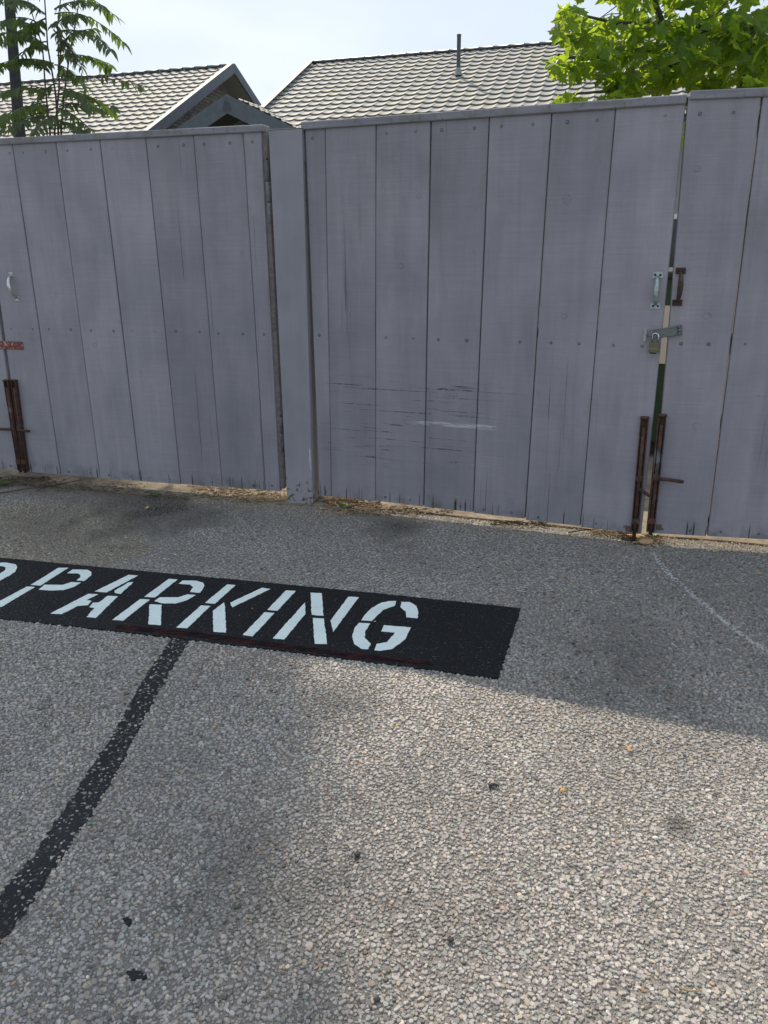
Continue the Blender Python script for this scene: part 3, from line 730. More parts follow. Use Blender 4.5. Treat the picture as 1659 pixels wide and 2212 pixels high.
pull(L2, (1421, 596), (1416, 659), M['zinc'], 'dull zinc pull handle')
pull(L3, (1470, 587), (1463, 652), M['rust'], 'rusted brown pull handle')
pull(L1, (24, 594), (37, 644), M['chrome'], 'bright silver pull handle', .034, .026)
# strap on the left pair
x0, z0 = L1.uv(49, 738); x1, z1 = L1.uv(49, 755)
MB().box((x0-.20, -.006, z1), (x0, -.001, z0), bev=.001).build('strap_hasp', M['redwhite'], L1.o, label='short hinge strap with flaking red and white paint')
# hasp on right gate
hx0, hz0 = L3.uv(1396, 724); hx1, hz1 = L3.uv(1472, 712); ln = math.hypot(hx1-hx0, hz1-hz0); ang = math.atan2(hz1-hz0, hx1-hx0)
Mh = Matrix.Translation((hx0, 0, hz0)) @ Matrix.Rotation(-ang, 4, 'Y')
hp = MB().box((.014, -.0135, -.0225), (ln-.020, -.0105, .0225), Mh, bev=.001)
hp.box((.030, -.0165, -.0205), (ln-.024, -.0137, -.0150), Mh, bev=.001).box((.030, -.0165, .0150), (ln-.024, -.0137, .0205), Mh, bev=.001)
hasp = hp.build('hasp', M['hasp'], L3.o, label='galvanised hasp arm reaching across the gap')
for k_ in (-1, 0, 1):
    MB().tube([Mh @ Vector((ln-.012, -.010, k_*.0155-.0068)), Mh @ Vector((ln-.012, -.010, k_*.0155+.0068))], .0072, 12).build('hasp_knuckle', M['hasp'], hasp, smooth=True)
MB().box((ln-.008, -.006, -.024), (ln+.002, -.001, .024), Mh, bev=.0008).build('hasp_leaf', M['hasp'], hasp)
# staple plate on the middle gate
sx, sz = L2.uv(1400, 724)
st = MB().box((sx-.020, -.003, sz-.030), (sx-.006, -.0004, sz+.030), bev=.0008).build('staple_plate', plain('bare_zinc_plate', (.42, .43, .42), .4, .6), L2.o)
MB().tube([L2_ for L2_ in [(sx-.004, 0, sz+.002), (sx-.004, -.030, sz+.002), (sx+.004, -.036, sz+.002), (sx+.014, -.036, sz+.002), (sx+.020, -.030, sz+.002), (sx+.020, 0, sz+.002)]], .0035, 8).build('staple', M['hasp'], st, smooth=True)
# padlock
pp = onplane(1413.5, 751, L2.P0-L2.n*.040, L2.n)
lock = empty('padlock', pp, L2.ang-.28, label='brass padlock with a bright steel shackle hanging in the gate gap', cat='padlock')
MB().box((-.0235, -.012, -.0235), (.0235, .012, .024), bev=.0025).build('lock_body', M['brass'], lock)
MB().box((-.0240, -.0125, -.0055), (.0240, .0125, -.0035)).build('body_seam', plain('bright_brass_line', (.45, .36, .2), .4, .5), lock)
MB().box((-.016, -.010, -.0285), (.010, .010, -.0236), bev=.001).build('keyway_cover', M['black_plastic'], lock)
sh = [(-.0145, 0, .022), (-.0145, 0, .050)]+[(-.0145*math.cos(t), 0, .052+.0145*math.sin(t)) for t in [i*math.pi/8 for i in range(1, 8)]]+[(.0145, 0, .050), (.0145, 0, .022)]
MB().tube(sh, .0042, 10).build('shackle', M['shackle'], lock, smooth=True)
def drop_bolt(leaf, tpx, bpx, rod_end, handle_pts, label, w_=.038):
    xt, zt = leaf.uv(*tpx, off=-.02); xb, zb = leaf.uv(*bpx, off=-.02)
    Z = Vector((xt-xb, 0, zt-zb)); H = Z.length; a = math.atan2(Z.x, Z.z); Mx = Matrix.Translation((xb, 0, zb)) @ Matrix.Rotation(a, 4, 'Y')
    c = MB().box((-w_/2, -.010, 0), (w_/2, -.001, H), Mx, bev=.0008).box((-w_/2, -.026, 0), (-w_/2+.005, -.0102, H), Mx).box((w_/2-.005, -.026, 0), (w_/2, -.0102, H), Mx)
    root = c.build('drop_bolt', M['rust'], leaf.o, label=label)
    MB().box((-w_/2-.002, -.032, H+.0003), (w_/2+.002, .0, H+.008), Mx, bev=.0015).build('top_stop', M['rust'], root)
    MB().tube([Mx @ Vector((0, -.020, H*.93)), Mx @ Vector((0, -.020, -rod_end))], .0098, 12).build('bolt_rod', M['rust'], root, smooth=True)
    for q in (.08, .46): MB().box((-.017, -.0325, H*q), (.017, -.0262, H*q+.030), Mx, bev=.0015).build('bolt_strap', M['rust'], root)
    MB().tube([leaf_pt for leaf_pt in handle_pts], .0085, 12).build('bolt_lever', M['rust'], root, smooth=True)
    return root
def lp(leaf, x, y, off): 
    P = onplane(x, y, leaf.P0+leaf.n*off, leaf.n)-leaf.P0; return Vector((P.dot(leaf.u), off, P.z))
drop_bolt(L2, (1392.5, 904), (1370.5, 1150), .062, [lp(L2, 1380, 1056, -.026), lp(L2, 1403, 1071, -.085)], 'rusted drop bolt on the free edge of this gate')
drop_bolt(L3, (1431, 899), (1405, 1150), .010, [lp(L3, 1418, 1034, -.026), lp(L3, 1440, 1036, -.034), lp(L3, 1477, 1041, -.050)], 'rusted drop bolt with a long side lever')
drop_bolt(L1, (29, 823), (55, 1017), .012, [lp(L1, 40, 929, -.026), lp(L1, 63, 931.5, -.045)], 'rusted drop bolt on the free edge of this gate', .036)
drop_bolt(L0, (13, 823), (44, 1016), .012, [lp(L0, 26, 928, -.026), lp(L0, -20, 926, -.045)], 'rusted drop bolt at the picture edge', .036)
# rust-stained plates at the bolt feet
for leaf, q in ((L2, (1357, 1142)), (L3, (1423, 1139))):
    x, z = leaf.uv(*q); MB().box((x-.013, -.0022, z-.016), (x+.013, -.0004, z+.016), bev=.0006).build('foot_plate', plain('rusty_plate', (.16, .10, .08), .8, 0, .4, 60), leaf.o); add_screw(leaf, x, z, .9)
    leaf.o.children[-1].location.y = -.0026

# ------------------------------------------------------------------ behind the gates: dumpster
db = empty('dumpster', (1.75, 5.9, 0), math.radians(-14), label='green metal dumpster seen as a sliver through the gate gap', cat='dumpster')
MB().hexa([(-.85, -.35, .14), (.85, -.35, .14), (.85, .65, .14), (-.85, .65, .14)], [(-.9, -.45, 1.26), (.9, -.45, 1.26), (.9, .75, 1.26), (-.9, .75, 1.26)]).build('bin_body', M['green_steel'], db)
MB().box((-.93, -.50, 1.262), (.93, .80, 1.31), bev=.01).build('bin_lid', M['black_plastic'], db)
MB().hexa([(-.6, -.42, .70), (.6, -.42, .70), (.6, -.38, .70), (-.6, -.38, .70)], [(-.6, -.455, 1.09), (.6, -.455, 1.09), (.6, -.40, 1.09), (-.6, -.40, 1.09)]).build('cream_panel', M['cream'], db)
for x in (-.65, .65): MB().tube([(x-.03, -.2, .075), (x+.03, -.2, .075)], .064, 14).build('wheel', M['black_plastic'], db)

# ------------------------------------------------------------------ houses
ROOF_P = math.radians(26.3)
def tile_mesh(wd, ln_, mat):
    """one pan tile: local x along the eave, y up the slope, z out of the roof"""
    m = MB(); n = 10; vs = []
    def z(u): return .030*abs(2*u-1)**2.4
    for j, (y, dz) in enumerate(((ln_*1.08, .002), (0, .040), (0, .040))):
        for i in range(n+1): vs.append((wd*i/n, y, z(i/n)*(1.0)+dz))
    for i in range(n+1): vs.append((wd*i/n, .004, z(i/n)+.016))
    fs = [(n+1+i, n+2+i, i+1, i) for i in range(n)]+[(3*n+3+i, 3*n+4+i, 2*n+3+i, 2*n+2+i) for i in range(n)]
    m.add(vs, fs); me = m.mesh('roof_tile', mat, True)
    me.polygons.foreach_set('use_smooth', [i < n for i in range(2*n)]); return me
def roof_field(parent, peak, d, down, wd, ln_, ncol, nrow, n_parts=300, vis=None, c0=0):
    """tiles: columns go along +d from the peak end, rows go down the slope"""
    d = d.normalized(); up = -down.normalized(); nz = d.cross(up)
    if nz.z < 0: d2 = -d; flip = True
    else: d2 = d; flip = False
    nz = d2.cross(up).normalized(); me = tile_mesh(wd, ln_, M['tile']); cells = []
    org = parent.location
    for c in range(ncol):
        for r in range(nrow):
            base = peak + d*(c*wd if not flip else (c+1)*wd) - up*((r+1)*ln_)
            X, Y, D = px(base+up*ln_*.5); ok = -30 < X < 1690 and Y < (330 - .02*X)
            cells.append((0 if ok else 1, D, base))
    cells.sort(key=lambda q: (q[0], q[1])); roof = parent
    for i, (_, _, b) in enumerate(cells[:n_parts]):
        Mx = Matrix(((d2.x, up.x, nz.x, b.x-org.x), (d2.y, up.y, nz.y, b.y-org.y), (d2.z, up.z, nz.z, b.z-org.z), (0, 0, 0, 1)))
        yield ('tile', me, Mx)
    rest = cells[n_parts:]
    if rest:
        mb = MB(); V0 = [v.co.copy() for v in me.vertices]; F0 = [tuple(p.vertices) for p in me.polygons]
        for (_, _, b) in rest:
            mb.add([b-org+d2*v.x+up*v.y+nz*v.z for v in V0], F0)
        yield ('rest', mb.mesh('roof_tiles_joined', M['tile'], False), Matrix())
def slab(pts_top, th, nz):
    m = MB(); lo = [p-nz*th for p in pts_top]; n = len(pts_top)
    m.add(list(pts_top)+lo, [tuple(range(n)), tuple(range(2*n-1, n-1, -1))]+[(i, n+i, n+(i+1) % n, (i+1) % n) for i in range(n)]); return m
def house(name, label, peak, ang, sgn, length, half, wd, ln_, nrow, brick_gable=False):
    """peak: world position of the ridge's near end; ridge runs sgn*d; front slope faces the camera"""
    d = Vector((math.cos(ang), math.sin(ang), 0))*sgn; fwd = Vector((-math.sin(ang), math.cos(ang), 0)); fwd = fwd if fwd.y > 0 else -fwd
    cp, sp = math.cos(ROOF_P), math.sin(ROOF_P); dn = -fwd*cp - Vector((0, 0, sp)); dnb = fwd*cp-Vector((0, 0, sp)); SL = half/cp
    root = empty(name, (peak.x, peak.y, 0), label=label, cat='house'); org = root.location
    nzf = Vector((0, 0, cp))-fwd*sp; nzb = Vector((0, 0, cp))+fwd*sp
    pk = peak-org; low = Vector((0, 0, .02))
    A, B = pk-low, pk+d*length-low
    rf = slab([A, B, B+dn*SL, A+dn*SL], .10, nzf).build('roof', M['soffit'], root)
    slab([B-Vector((0, 0, .001)), A-Vector((0, 0, .001)), A+dnb*SL, B+dnb*SL], .10, nzb).build('back_roof', M['tile'], root)
    ncol = int(length/wd)
    for kind, me, Mx in roof_field(root, peak, d, dn, wd, ln_, ncol, nrow):
        if kind == 'tile': link('roof_tile', me, rf, mat=Mx)
        else: props(link('roof_tile_field', me, rf), kind='stuff')
    # ridge caps
    cl = .40; nc = int(length/cl); capm = MB(); n = 8
    pr = []
    for (y, rr) in ((0, .085), (cl*.93, .080), (cl*.94, .092), (cl, .092)):
        for i in range(n+1):
            t = math.pi*i/n; pr.append((y, rr*math.cos(t)*1.15, rr*math.sin(t)*.8-.02))
    capm.add(pr, [(j*(n+1)+i, j*(n+1)+i+1, (j+1)*(n+1)+i+1, (j+1)*(n+1)+i) for j in range(3) for i in range(n)]); cme = capm.mesh('ridge_cap', M['ridge'], True)
    for i in range(nc):
        b = pk+d*(i*cl)+Vector((0, 0, .055)); s = d.cross(Vector((0, 0, 1)))
        link('ridge_cap', cme, rf, mat=Matrix(((d.x, s.x, 0, b.x), (d.y, s.y, 0, b.y), (d.z, s.z, 1, b.z), (0, 0, 0, 1))))
    # rake flashing and fascia, front and back
    for (v, nz) in ((dn, nzf), (dnb, nzb)):
        def strip(a0, a1, z0, z1, nm, mt):
            P = [pk-d*a1, pk-d*a0, pk-d*a0+v*SL, pk-d*a1+v*SL]
            m = MB(); n = 4; hi = [p+nz*z1 for p in P]; lo = [p+nz*z0 for p in P]
            m.add(hi+lo, [(0, 1, 2, 3), (7, 6, 5, 4), (0, 4, 5, 1), (1, 5, 6, 2), (2, 6, 7, 3), (3, 7, 4, 0)]); m.build(nm, mt, root)
        strip(-.10, .04, .105, .115, 'rake_flashing', M['flash']); strip(.0, .04, -.13, .104, 'rake_fascia', M['fascia'])
    # walls
    inset = .55; wz = peak.z-half*math.tan(ROOF_P)+.25; hw = half-.6
    a, b = pk+d*inset, pk+d*(length-inset)
    top_h = peak.z-.14
    def P(base, f, z): return Vector((base.x, base.y, 0))+fwd*f+Vector((0, 0, z))
    zt = top_h-hw*math.tan(ROOF_P)
    wv = [P(a, -hw, 0), P(b, -hw, 0), P(b, hw, 0), P(a, hw, 0), P(a, -hw, zt), P(b, -hw, zt), P(b, hw, zt), P(a, hw, zt), P(a, 0, top_h), P(b, 0, top_h)]
    MB().add(wv, [(0, 1, 5, 4), (1, 2, 6, 9, 5), (2, 3, 7, 6), (3, 0, 4, 8, 7)]).build('wall', M['mortar'] if brick_gable else M['wall_grey'], root)
    # front windows (two) with frames
    L_ = length-2*inset
    for q in (.3, .7):
        c = a+d*(L_*q)
        f = MB(); 
        for (u0, u1, z0, z1) in ((-.8, .8, .85, .95), (-.8, .8, 2.05, 2.15), (-.8, -.7, .951, 2.049), (.7, .8, .951, 2.049), (-.03, .03, .951, 2.049)):
            f.hexa([P(c+d*u0, -hw-.05, z0), P(c+d*u1, -hw-.05, z0), P(c+d*u1, -hw-.002, z0), P(c+d*u0, -hw-.002, z0)], [P(c+d*u0, -hw-.05, z1), P(c+d*u1, -hw-.05, z1), P(c+d*u1, -hw-.002, z1), P(c+d*u0, -hw-.002, z1)])
        wf = f.build('window', M['white_trim'], root)
        MB().add([P(c-d*.7, -hw-.01, .95), P(c+d*.7, -hw-.01, .95), P(c+d*.7, -hw-.01, 2.05), P(c-d*.7, -hw-.01, 2.05)], [(0, 1, 2, 3)]).build('pane', plain('window_glass', (.05, .06, .065), .08, 0, .1, 2), wf)
    if brick_gable:
        bl, bh, gp = .245, .092, .018; bme = MB().box((0, -.02, 0), (bl-gp, 0.012, bh-gp)).mesh('brick', M['brick'])
        dout = -d; s = fwd; org2 = Vector((a.x, a.y, 0))
        row = 0; z = top_h-bh
        while z > peak.z-2.6:
            wmax = (top_h-z-bh)/math.tan(ROOF_P); k0 = -wmax
            f = -wmax+(rnd.uniform(0, bl)); f = math.ceil(-wmax/bl)*bl-(bl/2 if row % 2 else 0)
            while f+bl < wmax and wmax > .1:
                if f >= -wmax:
                    b0 = P(a, f, z)+dout*.002
                    link('brick', bme, root, mat=Matrix(((s.x, d.x, 0, b0.x), (s.y, d.y, 0, b0.y), (0, 0, 1, b0.z), (0, 0, 0, 1))))
                f += bl
            z -= bh; row += 1
    return root, d, fwd, dn, rf, pk
peakR = depth(672, 131, 25.0); RH = peakR.z
r_ = ray(503, 137); peakL = CO+r_*((RH-.10-CAM_H)/r_.z)
hR, dR, fR, dnR, rfR, pkR = house('right_house', 'house behind the middle gate with a pale tiled roof and vent pipe', peakR-Vector((0, 0, .1)), math.radians(-17.2), 1, 15.2, 5.2, .30, .335, 17)
hR.name = 'tiled_house'
hL, dL, fL, dnL, rfL, pkL = house('tiled_house', 'house behind the left gate with a brick gable and pale tiled roof', peakL-Vector((0, 0, .1)), math.radians(-17.2), -1, 11.5, 5.0, .30, .335, 17, brick_gable=True)
# vent pipe on the right roof
nR = dR.cross(-dnR).normalized(); nR = nR if nR.z > 0 else -nR
vb = onplane(990, 158, peakR, nR)
vt = 0.
vo = vb-hR.location
pipe = MB().tube([vo-Vector((0, 0, .1)), vo+Vector((0, 0, .80))], .050, 14).tube([vo+Vector((0, 0, .80)), vo+Vector((0, 0, .84))], .055, 14).build('vent_pipe', M['ridge'], hR, smooth=False)
MB().tube([vo+Vector((0, 0, -.05)), vo+Vector((0, 0, .12))], [.10, .052], 14).build('pipe_flashing', M['flash'], pipe)

# small porch with its own gable, in front of the brick gable
pk3 = depth(490, 207, 20.5); a3 = math.radians(-19)
d3 = Vector((math.cos(a3), math.sin(a3), 0)); f3 = Vector((-math.sin(a3), math.cos(a3), 0)); p3r = math.radians(25)
porch = empty('porch', (pk3.x, pk3.y, 0), label='small entry porch with dark grey gable between the two tiled houses', cat='porch')
o3 = Vector((0, 0, pk3.z)); half3 = 2.6; SL3 = half3/math.cos(p3r); Lg = 4.0
for sg in (-1, 1):
    v = d3*sg*math.cos(p3r)-Vector((0, 0, math.sin(p3r))); nz = Vector((0, 0, math.cos(p3r)))+d3*sg*math.sin(p3r)
    A, B = o3, o3+f3*Lg
    rr = slab([A-Vector((0, 0, .01)), B-Vector((0, 0, .01)), B+v*SL3, A+v*SL3] if sg < 0 else [B-Vector((0, 0, .012)), A-Vector((0, 0, .012)), A+v*SL3, B+v*SL3], .08, nz).build('porch_roof', M['soffit'], porch)
    P = [o3-f3*.04, o3-f3*.001, o3-f3*.001+v*SL3, o3-f3*.04+v*SL3]
    hi = [p+nz*.03 for p in P]; lo = [p-nz*.34 for p in P]
    MB().add(hi+lo, [(0, 1, 2, 3), (7, 6, 5, 4), (0, 4, 5, 1), (1, 5, 6, 2), (2, 6, 7, 3), (3, 7, 4, 0)]).build('porch_fascia', M['fascia'], porch)
    if sg > 0:
        up = -v; dd = f3.copy() if f3.cross(up).z > 0 else -f3; nn = dd.cross(up).normalized(); me = tile_mesh(.25, .30, M['ridge'] if False else M['tile'])
        for c in range(int(Lg/.25)):
            for r in range(int(SL3/.30)):
                b = o3+f3*(c*.25 if dd.dot(f3) > 0 else (c+1)*.25)-up*((r+1)*.30)
                link('roof_tile', me, rr, mat=Matrix(((dd.x, up.x, nn.x, b.x), (dd.y, up.y, nn.y, b.y), (dd.z, up.z, nn.z, b.z), (0, 0, 0, 1))))
hw3 = half3-.45; zt3 = -hw3*math.tan(p3r)
back3 = f3*.8
MB().add([o3+back3+Vector((0, 0, -.35)), o3+back3-d3*hw3+Vector((0, 0, zt3-.35)), o3+back3+d3*hw3+Vector((0, 0, zt3-.35)), o3+back3+d3*hw3+Vector((0, 0, -pk3.z)), o3+back3-d3*hw3+Vector((0, 0, -pk3.z))], [(0, 1, 4, 3, 2)]).build('gable_panel', M['siding'], porch)
for sx_ in (-hw3, hw3):
    q = o3+d3*sx_+f3*.2; MB().box((q.x-.09, q.y-.09, 0), (q.x+.09, q.y+.09, pk3.z+zt3-.3)).build('porch_column', M['white_trim'], porch)

# ------------------------------------------------------------------ trees
def leaf_mesh_palmate(R, mat, s=1.):
    # outline of a five lobed toothed leaf, stalk at origin, tip along +y
    half = [(0, .0), (.16, -.10), (.34, -.06), (.30, .06), (.52, .10), (.47, .20), (.66, .36), (.50, .38), (.44, .50), (.30, .46), (.26, .62), (.36, .78), (.20, .80), (.13, .92), (0, 1.12)]
    pts = [(x+(R.uniform(-.03, .03) if 0 < i < 14 else 0), y+R.uniform(-.03, .03)) for i, (x, y) in enumerate(half)]
    curl = R.uniform(.05, .3); fold = R.uniform(.05, .35); vs = []
    def z(x, y): return -curl*(y*y)*.6 - abs(x)*fold + .05*math.sin(9*x+5*y)
    vs = [(x, y, z(x, y)) for x, y in pts]+[(-x, y, z(x, y)+.02) for x, y in pts[-2:0:-1]]
    c = len(vs); vs.append((0, .36, z(0, .36)+.02)); n = c
    fs = [(c, (i+1) % n, i) for i in range(n)]
    m = MB().add([(s*a, s*b, s*g) for a, b, g in vs], fs); return m.mesh('leaf', mat)
def leaflet_mesh(R, mat):
    m = MB(); c = R.uniform(.05, .25); f = R.uniform(.1, .5); prof = [(0, 0), (.13, .15), (.19, .35), (.17, .6), (.09, .83), (0, 1.08)]
    vs = [(0, y, -c*y*y) for _, y in prof]+[(x, y, -c*y*y+x*f) for x, y in prof[1:-1]]+[(-x, y, -c*y*y+x*f) for x, y in prof[1:-1]]
    fs = [(0, 6, 1), (0, 1, 10)]
    for i in range(1, 4): fs += [(i, 5+i, 6+i, i+1), (i, i+1, 10+i, 9+i)]
    fs += [(4, 9, 5), (4, 5, 13)]
    return m.add(vs, fs).mesh('leaf', mat)
def orient(pos, yaxis, roll, s):
    y = yaxis.normalized(); x = y.cross(Vector((0, 0, 1)));  x = x.normalized() if x.length > .05 else Vector((1, 0, 0))
    z = x.cross(y); Rr = Matrix.Rotation(roll, 3, y); x = Rr @ x; z = Rr @ z
    return Matrix(((x.x*s, y.x*s, z.x*s, pos.x), (x.y*s, y.y*s, z.y*s, pos.y), (x.z*s, y.z*s, z.z*s, pos.z), (0, 0, 0, 1)))
def place_leaves(root, meshes, mats_, npart, mat):
    """mats_: list of matrices (world, root at translation only); largest in view become parts, the rest one mesh"""
    org = root.location; T = Matrix.Translation(-org)
    sc = []
    for Mx in mats_:
        p = Mx.translation; X, Y, D = px(p); vis = D > 0 and -10 < X < 1670 and -10 < Y < 300
        sc.append((0 if vis else 1, D/Mx.to_scale().x, Mx))
    sc.sort(key=lambda q: (q[0], q[1]))
    for i, (_, _, Mx) in enumerate(sc[:npart]): link('leaf', meshes[i % len(meshes)], root, mat=T @ Mx)
    rest = sc[npart:]
    if rest:
        V = []; F = []; base = 0
        arr = [(np.array([v.co[:] for v in m.vertices]), [tuple(p.vertices) for p in m.polygons]) for m in meshes]
        for i, (_, _, Mx) in enumerate(rest):
            v, f = arr[i % len(arr)]; A = np.array(T @ Mx); V.append(v @ A[:3, :3].T+A[:3, 3]); F += [tuple(base+j for j in q) for q in f]; base += len(v)
        me = bpy.data.meshes.new('foliage'); me.from_pydata(np.concatenate(V).tolist(), [], F); me.materials.append(mat)
        props(link('foliage', me, root), kind='stuff')

# --- broad-leaved tree at the right
R3 = random.Random(5)
mtree = empty('broadleaf_tree', (5.6, 7.4, 0), label='tree with bright green lobed leaves overhanging the right gates', cat='tree')
mo = mtree.location
MB().tube([Vector((0, 0, -.1)), Vector((.03, 0, 1.2)), Vector((-.05, .05, 2.4)), Vector((-.1, 0, 3.6)), Vector((-.05, 0, 5.4)), Vector((0, .1, 7.2))], [.17, .14, .125, .11, .07, .03], 12).build('trunk', M['bark'], mtree, smooth=True)
blobs = [(1232, 35, 24, 42, 34, 5.8), (1205, 118, 20, 14, 14, 5.7), (1250, 128, 32, 18, 26, 5.8), (1232, 202, 28, 12, 16, 5.5), (1300, 205, 42, 10, 26, 5.6), (1355, 207, 28, 8, 12, 5.8),
         (1310, 80, 66, 66, 140, 6.1), (1420, 80, 80, 78, 190, 6.3), (1540, 75, 90, 74, 230, 6.3), (1640, 85, 60, 85, 150, 6.2), (1345, 160, 34, 26, 42, 5.9), (1425, 165, 40, 18, 34, 6.1), (1530, 165, 50, 16, 34, 6.2), (1635, 165, 40, 24, 50, 6.0), (1600, 190, 40, 8, 16, 6.0),
         (1480, 262, 3, 14, 4, 5.2), (1450, -70, 240, 70, 330, 6.4), (1780, 40, 90, 130, 190, 6.3), (1500, -230, 220, 100, 260, 6.6)]
ml = []
for (bx, by, rx, ry, n, dd) in blobs:
    for i in range(n):
        t = R3.uniform(0, 2*math.pi); q = math.sqrt(R3.random()); P = depth(bx+rx*q*math.cos(t), by+ry*q*math.sin(t), dd+R3.uniform(-.55, .75)*(1 if rx > 50 else .4))
        yv = Vector((R3.uniform(-1, 1), R3.uniform(-1, .6), R3.uniform(-1.1, .15)))
        ml.append(orient(P-Vector((0, 0, .04)), yv, R3.uniform(-1.3, 1.3), R3.uniform(.055, .13)))
pal = [leaf_mesh_palmate(R3, M['maple_leaf']) for _ in range(7)]
place_leaves(mtree, pal, ml, 300, M['maple_leaf'])
limbs = [((1640, 60), 6.5), ((1540, 60), 6.4), ((1430, 50), 6.3), ((1330, 50), 6.1), ((1245, 30), 5.9)], [((1640, 60), 6.5), ((1560, 110), 6.3), ((1460, 140), 6.2), ((1390, 160), 6.0), ((1330, 195), 5.8), ((1240, 203), 5.6)], [((1540, 60), 6.4), ((1440, 100), 6.3), ((1340, 115), 6.0), ((1260, 128), 5.8), ((1205, 118), 5.7)], [((1640, 60), 6.5), ((1620, 120), 6.1), ((1600, 185), 6.0)], [((1430, 50), 6.3), ((1400, -40), 6.4), ((1380, -160), 6.6)]
for j, l in enumerate(limbs):
    P = [depth(*p, d_)-mo for p, d_ in l]
    if j < 2 or j == 3: P = [Vector((-.1, 0, 3.5 if j else 3.2))]+P
    n = len(P); MB().tube(P, [.020*(1-i/n)+.004 for i in range(n)], 7).build('branch', M['twig'], mtree, smooth=True)
for j in range(60):
    b = R3.choice(ml[:900]).translation; e = b+Vector((R3.uniform(.1, .4), R3.uniform(-.1, .2), R3.uniform(.02, .2)))
    MB().tube([b-mo, (b+e)/2-mo+Vector((0, 0, .02)), e-mo], [.002, .003, .005], 4).build('branchlet', M['twig'], mtree)

# --- sapling with feather leaves at the left
R4 = random.Random(9)
sb = depth(112, 285, 6.6)
sap = empty('sapling', (sb.x, sb.y, 0), label='slender sapling with dark feathery compound leaves at the top left', cat='tree')
so = sap.location
stems = [[(128, 700), (126, 285), (120, 200), (103, 100), (96, -10), (92, -200)], [(120, 700), (118, 285), (128, 190), (127, 130), (124, 60), (135, -40)], [(112, 700), (108, 285), (98, 190), (92, 100), (60, 0)], [(130, 700), (132, 285), (138, 210), (150, 120), (165, 40), (180, -60)]]
for s_ in stems:
    P = [depth(x, y, 6.6)-so for x, y in s_]; P[0].z = -.05; n = len(P)
    MB().tube(P, [.009*(1-.6*i/(n-1)) for i in range(n)], 7).build('stem', M['twig'], sap, smooth=True)
fr = [((118, 30), (185, 10), (272, 96)), ((120, 70), (180, 50), (238, 105)), ((124, 120), (185, 110), (242, 142)), ((126, 165), (220, 160), (316, 186)), ((128, 205), (190, 190), (250, 244)), ((124, 235), (160, 240), (196, 282)),
      ((108, 200), (60, 170), (14, 200)), ((104, 150), (50, 110), (-10, 150)), ((100, 110), (50, 60), (0, 92)), ((96, 60), (50, 20), (-5, 50)), ((94, 30), (60, -10), (20, 10)), ((104, 230), (50, 220), (-10, 262)), ((106, 250), (60, 250), (20, 280)),
      ((122, 110), (160, 60), (205, 62)), ((118, 20), (160, -10), (220, 12)), ((124, 80), (150, 90), (180, 150)), ((122, 180), (90, 190), (60, 240)), ((126, 190), (170, 190), (200, 232)), ((112, -20), (180, -30), (255, 40)), ((110, -10), (60, -40), (10, -5)),
      ((120, 260), (150, 262), (180, 284)), ((128, 230), (180, 215), (225, 240)), ((118, 140), (150, 140), (172, 180)), ((100, 90), (70, 90), (30, 130)), ((98, 40), (70, 50), (30, 85)), ((112, 60), (140, 30), (175, 30)), ((125, 150), (160, 150), (185, 190)),
      ((122, 250), (100, 250), (75, 284)), ((126, 225), (140, 225), (160, 262)), ((90, -60), (30, -90), (-40, -60)), ((110, -80), (190, -110), (250, -50)), ((100, -140), (150, -190), (210, -150)), ((92, -150), (40, -190), (-20, -150))]
fr += [tuple((x+R4.uniform(-14, 14), y+R4.uniform(-16, 16)) for x, y in q) for q in fr[6:13]+fr[13:23:2]]
sl = []

for f in fr:
    dd = 6.6+R4.uniform(-.2, .2); de = dd+R4.uniform(-.7, .7)
    A, Bm, Cc = depth(*f[0], dd), depth(*f[1], (dd+de)/2), depth(*f[2], de); n = 14
    pts = [A*(1-t)**2+Bm*2*t*(1-t)+Cc*t*t for t in [i/n for i in range(n+1)]]
    MB().tube([p-so for p in pts[::2]], [.006-.0045*i/(n/2) for i in range(n//2+1)], 4).build('frond_stalk', M['twig'], sap)
    Ln = sum((pts[i+1]-pts[i]).length for i in range(n)); m = max(5, int(Ln/.031)); big = R4.uniform(.062, .092)
    for i in range(2, m+1):
        t = i/m; k = min(n-1, int(t*n)); p = pts[k].lerp(pts[k+1], t*n-k); tan = (pts[k+1]-pts[k]).normalized(); side = tan.cross(Vector((0, 0, 1))).normalized()
        for sg in (-1, 1):
            if R4.random() < .12: continue
            y = tan*R4.uniform(.3, .8)+side*sg*R4.uniform(.5, 1.)+Vector((0, 0, R4.uniform(-1.1, -.25)))
            sl.append(orient(p, y, R4.uniform(-.7, .7), big*R4.uniform(.75, 1.1)*(1.25 if t > .8 and f[2][0] > 225 else 1)))
place_leaves(sap, [leaflet_mesh(R4, M['sap_leaf']) for _ in range(6)], sl, 300, M['sap_leaf'])

